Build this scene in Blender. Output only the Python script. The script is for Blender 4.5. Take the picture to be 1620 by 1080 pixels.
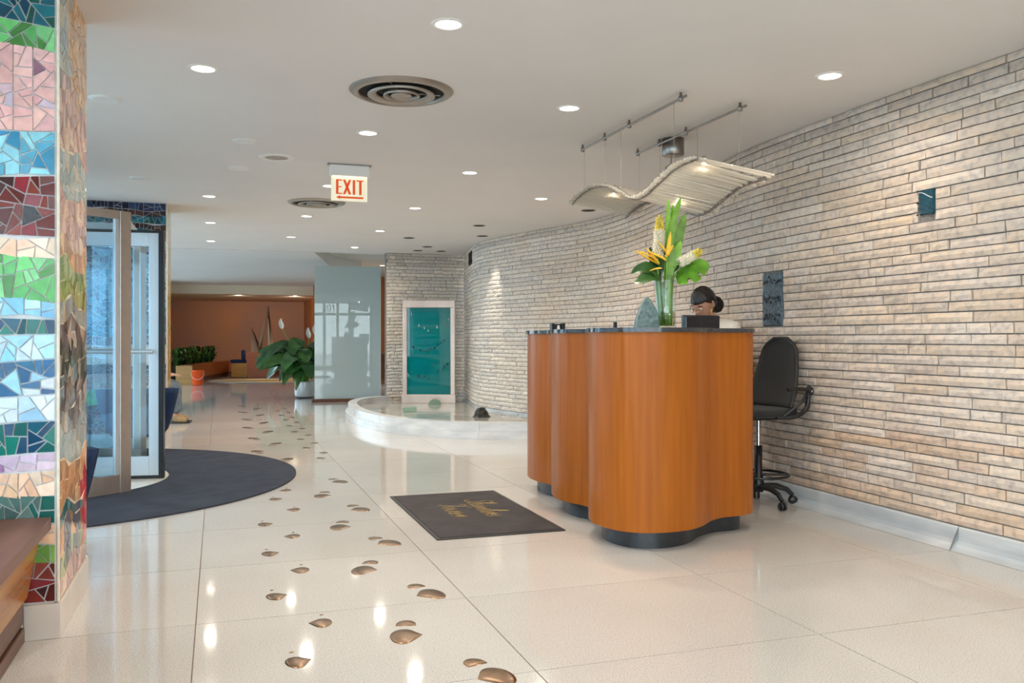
import bpy, bmesh, math, random
from mathutils import Vector, Matrix, noise as mnoise
import numpy as np
PI = math.pi
rnd = random.Random(7)
for o in list(bpy.data.objects):
    bpy.data.objects.remove(o)
sc = bpy.context.scene
COL = sc.collection

# ------------------------------------------------------------------ camera, sky, exposure
cam_d = bpy.data.cameras.new('camera'); cam = bpy.data.objects.new('camera', cam_d); COL.objects.link(cam)
cam_d.sensor_width = 36.0; cam_d.lens = 36.0 * 1376 / 1620
cam.location = (0, 0, 1.12); cam.rotation_euler = (PI / 2, 0, -math.radians(18.672))
cam_d.shift_y = -4 / 1620; cam_d.clip_start = 0.05; cam_d.clip_end = 300
sc.camera = cam
sc.view_settings.view_transform = 'Standard'; sc.view_settings.look = 'None'
sc.view_settings.gamma = 1.0; sc.view_settings.use_curve_mapping = False
sc.view_settings.exposure = 0.22
wd = bpy.data.worlds.new('sky'); sc.world = wd; wd.use_nodes = True
bg = wd.node_tree.nodes['Background']
bg.inputs[0].default_value = (0.87, 0.94, 1.0, 1); bg.inputs[1].default_value = 6.5
sc.cycles.max_bounces = 10; sc.cycles.diffuse_bounces = 5; sc.cycles.glossy_bounces = 5
sc.cycles.transparent_max_bounces = 24; sc.cycles.transmission_bounces = 8
sc.cycles.caustics_reflective = False; sc.cycles.caustics_refractive = False
sc.cycles.sample_clamp_indirect = 6.0
LAMP_W = 11.0          # watts of one ceiling downlight
LAMP_C = (1.0, 0.88, 0.75)

# ------------------------------------------------------------------ mesh helpers
class MB:
    def __init__(s):
        s.v = []; s.f = []; s.sm = []; s.c = []; s.cur = None; s.M = None
    def add(s, vs, fs, smooth=False):
        b = len(s.v)
        for p in vs:
            p = Vector(p)
            s.v.append(tuple(s.M @ p) if s.M is not None else tuple(p))
        for f in fs:
            s.f.append([i + b for i in f]); s.sm.append(smooth); s.c.append(s.cur)
        return s
    def box(s, x0, x1, y0, y1, z0, z1):
        v = [(x, y, z) for z in (z0, z1) for y in (y0, y1) for x in (x0, x1)]
        return s.add(v, [(0, 2, 3, 1), (4, 5, 7, 6), (0, 1, 5, 4), (2, 6, 7, 3), (0, 4, 6, 2), (1, 3, 7, 5)])
    def prism(s, poly, z0, z1, smooth=False, caps=True):
        n = len(poly)
        a = sum(poly[i][0] * poly[(i + 1) % n][1] - poly[(i + 1) % n][0] * poly[i][1] for i in range(n))
        if a < 0: poly = poly[::-1]
        v = [(p[0], p[1], z0) for p in poly] + [(p[0], p[1], z1) for p in poly]
        s.add(v, [(i, (i + 1) % n, n + (i + 1) % n, n + i) for i in range(n)], smooth)
        if caps:
            s.add([(p[0], p[1], z1) for p in poly], [tuple(range(n))])
            s.add([(p[0], p[1], z0) for p in poly], [tuple(range(n))[::-1]])
        return s
    def tube(s, path, r, n=8, closed=False, caps=True):
        P = [Vector(p) for p in path]; m = len(P)
        rr = r if isinstance(r, (list, tuple)) else [r] * m
        vs = []; up = None
        for i in range(m):
            if closed: t = P[(i + 1) % m] - P[i - 1]
            else: t = P[min(i + 1, m - 1)] - P[max(i - 1, 0)]
            t = t.normalized() if t.length > 1e-9 else Vector((0, 0, 1))
            if up is None:
                up = Vector((0, 0, 1)) if abs(t.z) < .9 else Vector((1, 0, 0))
            a = up - t * up.dot(t)
            if a.length < 1e-6: a = t.orthogonal()
            a.normalize(); up = a; b = t.cross(a)
            for k in range(n):
                w = 2 * PI * k / n
                vs.append(P[i] + (a * math.cos(w) + b * math.sin(w)) * rr[i])
        fs = []
        for i in range(m if closed else m - 1):
            j = (i + 1) % m
            for k in range(n):
                l = (k + 1) % n
                fs.append((i * n + k, i * n + l, j * n + l, j * n + k))
        s.add(vs, fs, True)
        if caps and not closed:
            s.add(vs[:n], [tuple(range(n))[::-1]]); s.add(vs[-n:], [tuple(range(n))])
        return s
    def lathe(s, prof, n=32, c=(0, 0, 0), smooth=True):
        vs = []; m = len(prof)
        for r, z in prof:
            for k in range(n):
                w = 2 * PI * k / n
                vs.append((c[0] + r * math.cos(w), c[1] + r * math.sin(w), c[2] + z))
        fs = []
        for i in range(m - 1):
            for k in range(n):
                l = (k + 1) % n
                fs.append((i * n + k, i * n + l, (i + 1) * n + l, (i + 1) * n + k))
        if prof[0][0] < 1e-6: pass
        return s.add(vs, fs, smooth)
    def disc(s, c, r, n=32, up=False):
        vs = [(c[0] + r * math.cos(2 * PI * k / n), c[1] + r * math.sin(2 * PI * k / n), c[2]) for k in range(n)]
        return s.add(vs, [tuple(range(n)) if up else tuple(range(n))[::-1]])
    def grid(s, fn, nu, nv, smooth=True, wrap=False):
        vs = [fn(i / nu, j / nv) for j in range(nv + 1) for i in range(nu + (0 if wrap else 1))]
        w = nu if wrap else nu + 1
        fs = [(j * w + i, j * w + (i + 1) % w if wrap else j * w + i + 1,
               (j + 1) * w + (i + 1) % w if wrap else (j + 1) * w + i + 1, (j + 1) * w + i) for j in range(nv) for i in range(nu)]
        return s.add(vs, fs, smooth)
    def ball(s, c, r, nu=12, nv=8):
        r = r if isinstance(r, (tuple, list)) else (r, r, r)
        return s.grid(lambda u, v: (c[0] + r[0] * math.sin(PI * v) * math.cos(2 * PI * u),
                                    c[1] + r[1] * math.sin(PI * v) * math.sin(2 * PI * u),
                                    c[2] - r[2] * math.cos(PI * v)), nu, nv, True, True)
    def build(s, name, mat, parent=None, loc=None, bevel=0, seg=2, solid=0, world=True, subsurf=0):
        me = bpy.data.meshes.new(name)
        off = root_loc(parent) if (parent is not None and world) else Vector((0, 0, 0))
        V = [tuple(Vector(p) - off) for p in s.v] if off.length > 0 else s.v
        me.from_pydata(V, [], s.f)
        me.polygons.foreach_set('use_smooth', s.sm)
        if any(c is not None for c in s.c):
            at = me.color_attributes.new('Col', 'FLOAT_COLOR', 'CORNER')
            arr = []
            for f, c in zip(s.f, s.c):
                c = c or (1, 1, 1)
                arr += [c[0], c[1], c[2], 1.0] * len(f)
            at.data.foreach_set('color', arr)
        me.materials.append(mat); me.update()
        o = bpy.data.objects.new(name, me); COL.objects.link(o)
        if parent is not None: o.parent = parent
        if loc is not None: o.location = loc
        if solid:
            m = o.modifiers.new('solid', 'SOLIDIFY'); m.thickness = solid; m.offset = 0
        if bevel:
            m = o.modifiers.new('bevel', 'BEVEL'); m.width = bevel; m.segments = seg; m.limit_method = 'ANGLE'; m.angle_limit = math.radians(40)
        if subsurf:
            m = o.modifiers.new('sub', 'SUBSURF'); m.levels = subsurf; m.render_levels = subsurf
        return o

def root_loc(o):
    while o.parent is not None: o = o.parent
    return Vector(o.location)
def tag(o, label=None, cat=None, group=None, kind=None):
    if label: o['label'] = label
    if cat: o['category'] = cat
    if group: o['group'] = group
    if kind: o['kind'] = kind
    return o
def thing(name, label, cat, loc=(0, 0, 0), rz=0, group=None):
    o = bpy.data.objects.new(name, None); COL.objects.link(o); o.empty_display_size = .1
    o.location = loc; o.rotation_euler = (0, 0, rz)
    return tag(o, label, cat, group)
def copy_tree(o, parent=None):
    c = o.copy(); COL.objects.link(c); c.parent = parent
    for ch in list(o.children): copy_tree(ch, c)
    return c
def spline(pts, n=8, closed=False):
    P = [Vector((*p, 0)) if len(p) == 2 else Vector(p) for p in pts]; m = len(P); out = []
    d2 = len(pts[0]) == 2
    for i in range(m if closed else m - 1):
        p0 = P[i - 1] if (closed or i > 0) else P[i]
        p1 = P[i]; p2 = P[(i + 1) % m]
        p3 = P[(i + 2) % m] if (closed or i + 2 < m) else P[i + 1]
        for k in range(n):
            t = k / n
            q = .5 * ((2 * p1) + (p2 - p0) * t + (2 * p0 - 5 * p1 + 4 * p2 - p3) * t * t + (3 * p1 - p0 - 3 * p2 + p3) * t ** 3)
            out.append(q)
    if not closed: out.append(P[-1])
    return [(q.x, q.y) for q in out] if d2 else out
def lerp_table(T, x):
    if x <= T[0][0]: return T[0][1]
    for (a, va), (b, vb) in zip(T, T[1:]):
        if x <= b: return va + (vb - va) * (x - a) / (b - a)
    return T[-1][1]

# ------------------------------------------------------------------ materials
def new_mat(name):
    m = bpy.data.materials.new(name); m.use_nodes = True
    nt = m.node_tree; return m, nt, nt.nodes['Principled BSDF'], nt.nodes['Material Output']
def node(nt, t, **kw):
    n = nt.nodes.new(t)
    for k, v in kw.items(): setattr(n, k, v)
    return n
def coords(nt, scale=(1, 1, 1)):
    g = node(nt, 'ShaderNodeNewGeometry')
    mp = node(nt, 'ShaderNodeMapping'); mp.inputs['Scale'].default_value = scale
    nt.links.new(g.outputs['Position'], mp.inputs['Vector'])
    return mp.outputs[0]
def P(name, base, rough=.5, metal=0., var=0., vscale=8., stretch=(1, 1, 1), bump=0., bscale=40., coat=0., vcol=False, spec=.5,
      emit=None, es=0., sheen=0., second=None, detail=4., each=0.):
    m, nt, b, out = new_mat(name); L = nt.links
    b.inputs['Roughness'].default_value = rough; b.inputs['Metallic'].default_value = metal
    b.inputs['Coat Weight'].default_value = coat; b.inputs['Coat Roughness'].default_value = .06
    b.inputs['Specular IOR Level'].default_value = spec
    b.inputs['Base Color'].default_value = (*base, 1)
    if sheen: b.inputs['Sheen Weight'].default_value = sheen
    src = None
    if vcol:
        a = node(nt, 'ShaderNodeVertexColor', layer_name='Col'); src = a.outputs[0]
    if var > 0:
        nz = node(nt, 'ShaderNodeTexNoise'); nz.inputs['Scale'].default_value = vscale; nz.inputs['Detail'].default_value = detail
        L.new(coords(nt, stretch), nz.inputs['Vector'])
        mx = node(nt, 'ShaderNodeMix', data_type='RGBA')
        rp = node(nt, 'ShaderNodeMapRange'); rp.inputs[1].default_value = .3; rp.inputs[2].default_value = .7
        L.new(nz.outputs[0], rp.inputs[0]); L.new(rp.outputs[0], mx.inputs[0])
        if src is not None and second is None:
            mul = node(nt, 'ShaderNodeMix', data_type='RGBA', blend_type='MULTIPLY'); mul.inputs[0].default_value = 1
            mx.inputs[6].default_value = (1 - var, 1 - var, 1 - var, 1); mx.inputs[7].default_value = (1 + var, 1 + var, 1 + var, 1)
            L.new(src, mul.inputs[6]); L.new(mx.outputs[2], mul.inputs[7]); src = mul.outputs[2]
        else:
            s2 = second or tuple(c * (1 - var) for c in base)
            mx.inputs[6].default_value = (*s2, 1)
            mx.inputs[7].default_value = (*(base if second else tuple(c * (1 + var) for c in base)), 1)
            src = mx.outputs[2]
    if each and src is not None:
        oi = node(nt, 'ShaderNodeObjectInfo'); mr = node(nt, 'ShaderNodeMapRange'); mr.inputs[3].default_value = 1 - each; mr.inputs[4].default_value = 1 + each
        L.new(oi.outputs['Random'], mr.inputs[0])
        mu = node(nt, 'ShaderNodeMix', data_type='RGBA', blend_type='MULTIPLY'); mu.inputs[0].default_value = 1
        L.new(src, mu.inputs[6]); L.new(mr.outputs[0], mu.inputs[7]); src = mu.outputs[2]
    if src is not None: L.new(src, b.inputs['Base Color'])
    if bump > 0:
        nb = node(nt, 'ShaderNodeTexNoise'); nb.inputs['Scale'].default_value = bscale; nb.inputs['Detail'].default_value = 5
        L.new(coords(nt, stretch), nb.inputs['Vector'])
        bp = node(nt, 'ShaderNodeBump'); bp.inputs['Strength'].default_value = bump; bp.inputs['Distance'].default_value = .01
        L.new(nb.outputs[0], bp.inputs['Height']); L.new(bp.outputs[0], b.inputs['Normal'])
    if emit:
        b.inputs['Emission Color'].default_value = (*emit, 1); b.inputs['Emission Strength'].default_value = es
    return m
def schlick(nt):
    lw = node(nt, 'ShaderNodeLayerWeight'); lw.inputs[0].default_value = .5
    pw = node(nt, 'ShaderNodeMath', operation='POWER'); pw.inputs[1].default_value = 4.0; nt.links.new(lw.outputs['Facing'], pw.inputs[0])
    ma = node(nt, 'ShaderNodeMath', operation='MULTIPLY_ADD'); ma.inputs[1].default_value = .75; ma.inputs[2].default_value = .045
    nt.links.new(pw.outputs[0], ma.inputs[0]); return ma.outputs[0]
def glass(name, tint=(.93, .97, .97), rough=0., extra=None, amount=0.):
    m, nt, b, out = new_mat(name); L = nt.links
    nt.nodes.remove(b)
    t = node(nt, 'ShaderNodeBsdfTransparent'); t.inputs[0].default_value = (*tint, 1)
    g = node(nt, 'ShaderNodeBsdfGlossy'); g.inputs['Roughness'].default_value = rough; g.inputs[0].default_value = (1, 1, 1, 1)
    fr = schlick(nt)
    base = t.outputs[0]
    if extra:
        d = node(nt, 'ShaderNodeBsdfDiffuse'); d.inputs[0].default_value = (*extra, 1)
        tl = node(nt, 'ShaderNodeBsdfTranslucent'); tl.inputs[0].default_value = (*extra, 1)
        a = node(nt, 'ShaderNodeMixShader'); a.inputs[0].default_value = .4
        L.new(d.outputs[0], a.inputs[1]); L.new(tl.outputs[0], a.inputs[2])
        q = node(nt, 'ShaderNodeMixShader'); q.inputs[0].default_value = amount
        L.new(base, q.inputs[1]); L.new(a.outputs[0], q.inputs[2]); base = q.outputs[0]
    mx = node(nt, 'ShaderNodeMixShader')
    L.new(fr, mx.inputs[0]); L.new(base, mx.inputs[1]); L.new(g.outputs[0], mx.inputs[2])
    L.new(mx.outputs[0], out.inputs[0])
    return m
def terrazzo():
    m, nt, b, out = new_mat('terrazzo'); L = nt.links
    c = coords(nt)
    oi = node(nt, 'ShaderNodeObjectInfo')
    nz = node(nt, 'ShaderNodeTexNoise'); nz.inputs['Scale'].default_value = 240; nz.inputs['Detail'].default_value = 2
    L.new(c, nz.inputs['Vector'])
    rp = node(nt, 'ShaderNodeValToRGB'); e = rp.color_ramp.elements
    e[0].position = .30; e[0].color = (.22, .185, .15, 1)
    e[1].position = .43; e[1].color = (.54, .512, .47, 1)
    q = e.new(.62); q.color = (.575, .546, .505, 1); q = e.new(.72); q.color = (.80, .79, .77, 1)
    L.new(nz.outputs[0], rp.inputs[0])
    n2 = node(nt, 'ShaderNodeTexNoise'); n2.inputs['Scale'].default_value = 1.3; L.new(c, n2.inputs['Vector'])
    ad = node(nt, 'ShaderNodeMath', operation='ADD'); L.new(n2.outputs[0], ad.inputs[0])
    rr = node(nt, 'ShaderNodeMath', operation='MULTIPLY'); rr.inputs[1].default_value = .35; L.new(oi.outputs['Random'], rr.inputs[0]); L.new(rr.outputs[0], ad.inputs[1])
    mr = node(nt, 'ShaderNodeMapRange'); mr.inputs[1].default_value = .3; mr.inputs[2].default_value = 1.0; mr.inputs[3].default_value = .90; mr.inputs[4].default_value = 1.06
    L.new(ad.outputs[0], mr.inputs[0])
    mu = node(nt, 'ShaderNodeMix', data_type='RGBA', blend_type='MULTIPLY'); mu.inputs[0].default_value = 1
    L.new(rp.outputs[0], mu.inputs[6]); L.new(mr.outputs[0], mu.inputs[7]); L.new(mu.outputs[2], b.inputs['Base Color'])
    b.inputs['Roughness'].default_value = .065; b.inputs['Specular IOR Level'].default_value = .66
    nb = node(nt, 'ShaderNodeTexNoise'); nb.inputs['Scale'].default_value = 3.0; L.new(c, nb.inputs['Vector'])
    bp = node(nt, 'ShaderNodeBump'); bp.inputs['Strength'].default_value = .012; bp.inputs['Distance'].default_value = .02
    L.new(nb.outputs[0], bp.inputs['Height']); L.new(bp.outputs[0], b.inputs['Normal'])
    return m
def stone_mat():
    m, nt, b, out = new_mat('split_stone'); L = nt.links
    c = coords(nt)
    a = node(nt, 'ShaderNodeVertexColor', layer_name='Col')
    n1 = node(nt, 'ShaderNodeTexNoise'); n1.inputs['Scale'].default_value = 24; n1.inputs['Detail'].default_value = 6; L.new(c, n1.inputs['Vector'])
    r1 = node(nt, 'ShaderNodeValToRGB'); e = r1.color_ramp.elements
    e[0].position = .30; e[0].color = (.76, .75, .755, 1); e[1].position = .5; e[1].color = (1, 1, 1, 1)
    q = e.new(.66); q.color = (1.12, 1.06, .98, 1); q = e.new(.78); q.color = (1.10, .93, .76, 1)
    L.new(n1.outputs[0], r1.inputs[0])
    mu = node(nt, 'ShaderNodeMix', data_type='RGBA', blend_type='MULTIPLY'); mu.inputs[0].default_value = 1
    L.new(a.outputs[0], mu.inputs[6]); L.new(r1.outputs[0], mu.inputs[7])
    n2 = node(nt, 'ShaderNodeTexNoise'); n2.inputs['Scale'].default_value = 1.2; n2.inputs['Detail'].default_value = 3; L.new(c, n2.inputs['Vector'])
    r2 = node(nt, 'ShaderNodeMapRange'); r2.inputs[1].default_value = .48; r2.inputs[2].default_value = .75; r2.inputs[4].default_value = .55
    L.new(n2.outputs[0], r2.inputs[0])
    mx = node(nt, 'ShaderNodeMix', data_type='RGBA', blend_type='MULTIPLY'); mx.inputs[7].default_value = (1.0, .86, .72, 1)
    L.new(r2.outputs[0], mx.inputs[0]); L.new(mu.outputs[2], mx.inputs[6]); L.new(mx.outputs[2], b.inputs['Base Color'])
    b.inputs['Roughness'].default_value = .8; b.inputs['Specular IOR Level'].default_value = .25
    n3 = node(nt, 'ShaderNodeTexNoise'); n3.inputs['Scale'].default_value = 38; n3.inputs['Detail'].default_value = 6; L.new(c, n3.inputs['Vector'])
    bp = node(nt, 'ShaderNodeBump'); bp.inputs['Strength'].default_value = .4; bp.inputs['Distance'].default_value = .010
    L.new(n3.outputs[0], bp.inputs['Height']); L.new(bp.outputs[0], b.inputs['Normal'])
    return m
def rod_mat():
    m, nt, b, out = new_mat('glass_rod'); L = nt.links
    nt.nodes.remove(b)
    t = node(nt, 'ShaderNodeBsdfTransparent'); t.inputs[0].default_value = (.96, .94, .90, 1)
    d = node(nt, 'ShaderNodeBsdfTranslucent'); d.inputs[0].default_value = (.90, .86, .78, 1)
    d2 = node(nt, 'ShaderNodeBsdfDiffuse'); d2.inputs[0].default_value = (.84, .80, .72, 1)
    g = node(nt, 'ShaderNodeBsdfGlossy'); g.inputs['Roughness'].default_value = .08
    a = node(nt, 'ShaderNodeMixShader'); a.inputs[0].default_value = .45; L.new(d.outputs[0], a.inputs[1]); L.new(d2.outputs[0], a.inputs[2])
    q = node(nt, 'ShaderNodeMixShader'); q.inputs[0].default_value = .62; L.new(t.outputs[0], q.inputs[1]); L.new(a.outputs[0], q.inputs[2])
    fr = schlick(nt)
    x = node(nt, 'ShaderNodeMixShader'); L.new(fr, x.inputs[0]); L.new(q.outputs[0], x.inputs[1]); L.new(g.outputs[0], x.inputs[2])
    L.new(x.outputs[0], out.inputs[0]); return m
def emis(name, c, s):
    return P(name, (0, 0, 0), .5, emit=c, es=s, spec=0)

M = {}
M['terrazzo'] = terrazzo()
M['divider'] = P('brass_divider', (.20, .13, .08), .45, .3)
M['ceiling'] = P('ceiling_plaster', (.73, .695, .67), .85, var=.02, vscale=1.5)
M['plaster'] = P('white_plaster', (.72, .70, .67), .85, var=.02, vscale=2)
M['band'] = P('cream_paint', (.78, .66, .50), .8, var=.02, vscale=2)
M['stone'] = stone_mat()
M['mortar'] = P('dark_mortar', (.20, .185, .17), .95, var=.2, vscale=30, bump=.3, bscale=60)
M['marble'] = P('pale_marble', (.74, .74, .73), .22, var=.1, vscale=3.0, stretch=(1, 1, 4), second=(.55, .565, .58), detail=8)
M['base_marble'] = P('grey_base_marble', (.60, .605, .60), .35, var=.1, vscale=2.2, stretch=(1, 1, 5), second=(.40, .425, .44), detail=8)
M['basin_marble'] = P('veined_grey_marble', (.64, .61, .54), .10, var=.1, vscale=1.6, stretch=(1.5, 4.5, 1), second=(.26, .275, .28), detail=9)
M['orange'] = P('burnt_orange_plaster', (.44, .17, .05), .6, var=.15, vscale=.9, second=(.30, .145, .095), detail=8, bump=.12, bscale=10)
M['wood_wall'] = P('orange_wood_wall', (.36, .11, .022), .4, var=.15, vscale=3, stretch=(3, 3, .25))
M['cherry'] = P('cherry_veneer', (.375, .108, .011), .33, var=.1, vscale=34, stretch=(1, 1, .05), second=(.29, .077, .008), coat=.03, spec=.16, detail=6)
M['honey'] = P('honey_wood', (.50, .21, .03), .25, var=.1, vscale=10, stretch=(1, .15, 2.5), second=(.34, .12, .018), coat=.1, spec=.25)
M['dark_wood'] = P('dark_red_wood', (.155, .062, .034), .3, var=.1, vscale=12, stretch=(1, .1, 3), second=(.08, .032, .02), spec=.2)
M['bench_top'] = P('brown_red_wood', (.20, .085, .06), .35, var=.1, vscale=10, stretch=(2, .12, 1), second=(.115, .045, .032), spec=.25)
M['plank_dark'] = P('far_red_wood', (.23, .06, .015), .35, var=.1, vscale=6, stretch=(.3, .3, 2))
M['tan_wood'] = P('tan_wood', (.48, .27, .09), .4, var=.1, vscale=6, stretch=(.3, .3, 2))
M['granite'] = P('black_granite', (.018, .019, .022), .12, var=.5, vscale=160, second=(.05, .052, .058), detail=1)
M['black'] = P('black_plastic', (.012, .012, .013), .38, var=.1, vscale=20)
M['monitor'] = P('monitor_plastic', (.008, .010, .016), .22, var=.1, vscale=20)
M['plinth'] = P('black_plinth', (.016, .020, .024), .3, var=.3, vscale=30)
M['mesh_black'] = P('black_mesh_fabric', (.014, .014, .014), .85, bump=.3, bscale=220, sheen=.1)
M['chrome'] = P('chrome', (.62, .61, .60), .16, 1.0)
M['steel'] = P('brushed_steel', (.30, .285, .27), .32, 1.0, var=.1, vscale=30)
M['alu'] = P('pale_aluminium', (.62, .66, .69), .38, .55)
M['bronze_frame'] = P('warm_bronze_frame', (.46, .40, .35), .34, .75, var=.06, vscale=12)
M['pink_bronze'] = P('pink_bronze_frame', (.66, .52, .44), .32, .6, var=.1, vscale=4, stretch=(1, 1, .5))
M['inlay'] = P('bronze_inlay', (.25, .155, .088), .24, 1.0, var=.2, vscale=30)
M['vent'] = P('vent_metal', (.37, .335, .295), .42, .7, var=.05, vscale=20)
M['void'] = P('vent_dark', (.012, .012, .012), .9)
M['white'] = P('white_enamel', (.78, .77, .75), .4)
M['lens'] = emis('lamp_lens', (1.0, .90, .74), 9.0)
M['navy'] = P('navy_fabric', (.010, .026, .075), .9, var=.2, vscale=60, spec=.2, bump=.15, bscale=200)
M['navy_mat'] = P('navy_carpet', (.040, .046, .062), .95, var=.18, vscale=5, bump=.25, bscale=350, spec=.15, detail=6)
M['mat'] = P('charcoal_mat', (.048, .042, .042), .8, var=.22, vscale=6, bump=.2, bscale=300, spec=.25, detail=6)
M['mat_edge'] = P('black_rubber', (.02, .018, .018), .6)
M['gold'] = P('gold_print', (.50, .34, .12), .6)
M['cream'] = P('cream_floor_disc', (.74, .69, .58), .2, var=.05, vscale=40)
M['clear'] = glass('clear_glass')
M['door_glass'] = glass('door_glass', (.80, .90, .95))
M['vase_glass'] = glass('vase_glass', (.93, .95, .94))
M['water'] = glass('vase_water', (.78, .80, .62))
M['teal'] = glass('teal_glass', (.012, .30, .32), extra=(.004, .40, .43), amount=.78)
M['frost'] = glass('frosted_glass', (.45, .55, .53), extra=(.62, .70, .69), amount=.86)
M['chunk'] = glass('green_glass_chunk', (.55, .72, .60), .15, extra=(.52, .68, .58), amount=.6)
M['rod'] = rod_mat()
M['mosaic'] = P('mosaic_glaze', (.5, .5, .5), .16, vcol=True, var=.14, vscale=30, coat=.08, spec=.38, bump=.05, bscale=14)
M['mosaic_gold'] = P('mosaic_mirror_glaze', (.5, .5, .5), .10, .2, vcol=True, var=.16, vscale=40, bump=.06, bscale=18)
M['grout'] = P('pale_grout', (.66, .65, .64), .85, var=.06, vscale=30)
M['grout_tan'] = P('tan_grout', (.72, .63, .50), .8, var=.1, vscale=30)
M['base_tile'] = P('cream_base_tile', (.60, .53, .47), .18, var=.05, vscale=4)
M['leaf'] = P('dark_leaf', (.030, .095, .024), .24, var=.35, vscale=7, spec=.6, each=.45)
M['leaf_b'] = P('mid_leaf', (.055, .15, .028), .28, var=.3, vscale=9, each=.4)
M['lime'] = P('lime_leaf', (.20, .40, .025), .35, var=.35, vscale=14, each=.35)
M['monstera'] = P('monstera_leaf', (.10, .26, .022), .3, var=.3, vscale=14)
M['stem'] = P('green_stem', (.16, .34, .035), .4, var=.3, vscale=20)
M['helic'] = P('yellow_bract', (.88, .56, .05), .4, var=.2, vscale=25)
M['floret'] = P('cream_floret', (.86, .80, .62), .55, var=.08, vscale=60)
M['bud'] = P('yellow_bud', (.72, .56, .05), .5, var=.2, vscale=60)
M['spathe'] = P('white_spathe', (.85, .83, .75), .5)
M['pot'] = P('silver_pot', (.62, .62, .62), .35, .35)
M['soil'] = P('potting_soil', (.03, .02, .013), .95, bump=.5, bscale=60)
M['bucket'] = P('orange_plastic', (.80, .085, .004), .35)
M['skin'] = P('skin', (.52, .27, .17), .5, var=.06, vscale=20)
M['hair'] = P('dark_hair', (.012, .008, .007), .38, var=.4, vscale=30, stretch=(1, 1, 3))
M['blouse'] = P('cream_blouse', (.82, .74, .64), .8, var=.05, vscale=20)
M['jeans'] = P('grey_blue_trousers', (.115, .14, .165), .9, var=.25, vscale=14)
M['dark_trousers'] = P('dark_trousers', (.02, .02, .025), .9)
M['sneaker'] = P('tan_sneaker', (.32, .20, .085), .7, var=.3, vscale=40)
M['lip'] = P('lip', (.45, .13, .11), .45)
M['eye'] = P('eye_white', (.8, .78, .75), .2)
M['award'] = P('green_stone', (.085, .15, .16), .4, var=.2, vscale=40, second=(.21, .30, .29), bump=.7, bscale=40)
M['tile_blue'] = P('blue_grey_relief', (.03, .055, .08), .3, var=.3, vscale=45, second=(.10, .145, .175), bump=.9, bscale=55)
M['tile_dot'] = P('black_glass_bead', (.012, .018, .025), .08, coat=.6)
M['tile_teal'] = P('teal_tile', (.012, .07, .10), .2, var=.2, vscale=30)
M['rock'] = P('black_rock', (.022, .023, .022), .4, var=.6, vscale=30, bump=.8, bscale=30)
M['sign_red'] = P('exit_red', (.72, .07, .008), .5, emit=(.9, .12, .01), es=.25)
M['sign_glow'] = P('exit_panel', (.85, .82, .68), .3, emit=(1, .90, .60), es=.32)
M['sign_tube'] = emis('exit_lamp', (1, .86, .45), 2.5)
M['wire'] = P('steel_wire', (.40, .37, .33), .4, .8)
M['sculpt'] = P('brass_line', (.72, .66, .52), .4, .2)
M['pave'] = P('pavement', (.50, .50, .49), .9, var=.1, vscale=3)
M['facade'] = P('pale_facade', (.56, .57, .58), .8, var=.05, vscale=1)
M['facade_win'] = P('facade_window', (.06, .09, .12), .1)
M['glow_white'] = emis('bulb', (1.0, .86, .62), 70.0)
RUG = [P('rug_grey', (.25, .245, .24), .95), P('rug_gold', (.60, .38, .07), .95), P('rug_cream', (.55, .48, .36), .95), P('rug_charcoal', (.06, .055, .05), .95)]

CEIL = 2.55
M['recess'] = P('warm_plaster', (.74, .66, .58), .85, var=.02, vscale=2)
# ------------------------------------------------------------------ floor
XL = [-2.33, -1.205, -.083, 1.0165, 2.161, 3.28, 4.40, 5.5]
fl = MB().box(-3.4, 7.5, -2.6, 30.5, -.14, -.0025).build('floor', M['divider']); tag(fl, kind='structure')
G = .0022
YS = [2.755 + .875 * k for k in range(-6, 31)]
cache = {}
far_slabs = MB()
for i in range(len(XL) - 1):
    w = XL[i + 1] - XL[i]
    for j in range(len(YS) - 1):
        if YS[j] > 15.5 or XL[i] < -1.3 or YS[j] < -.8:
            far_slabs.box(XL[i] + G, XL[i + 1] - G, YS[j] + G, YS[j + 1] - G, -.012, 0); continue
        if i not in cache:
            o = MB().box(G, w - G, G, .875 - G, -.012, 0).build('floor_slab', M['terrazzo'], fl, (XL[i], YS[j], 0), world=False)
            cache[i] = o
        else:
            o = cache[i].copy(); COL.objects.link(o); o.parent = fl; o.location = (XL[i], YS[j], 0)
for (x0, x1, y0, y1) in ((-3.4, XL[0], -2.6, 30.5), (XL[-1], 7.5, -2.6, 30.5), (XL[0], XL[-1], YS[-1], 30.5)):
    far_slabs.box(x0 + G, x1 - G, y0, y1, -.012, 0)
o = far_slabs.build('floor_slabs', M['terrazzo'], fl); o['kind'] = 'stuff'

# ------------------------------------------------------------------ ceiling
ce = MB()
ce.box(-3.4, 7.5, -2.6, 14.65, CEIL, CEIL + .32)
rec = [(1.50, 14.65), (1.82, 16.1), (2.06, 17.3), (2.30, 18.0), (2.95, 19.0)]
o = MB().prism([(-3.4, 14.65)] + spline(rec, 5) + [(3.0, 24.2), (-3.4, 24.2)], CEIL - .01, CEIL + .30).build('ceiling', M['ceiling']); tag(o, kind='structure')
o = ce.build('ceiling', M['ceiling']); tag(o, kind='structure')
o = MB().prism([(1.3, 14.4), (7.5, 14.4), (7.5, 30.5), (1.3, 30.5)], 2.80, 2.9).build('ceiling', M['recess']); tag(o, kind='structure')
rs = spline(rec, 5) + [(2.99, 24.0)]
o = MB().prism(rs + [(x + .012, y - .006) for x, y in rs][::-1], CEIL - .009, 2.80).build('trim_3', M['recess']); tag(o, kind='structure')
o = MB().box(-3.4, 4.6, 24.05, 24.2, 2.30, 2.545).build('trim_1', M['band']); tag(o, kind='structure')
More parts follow.
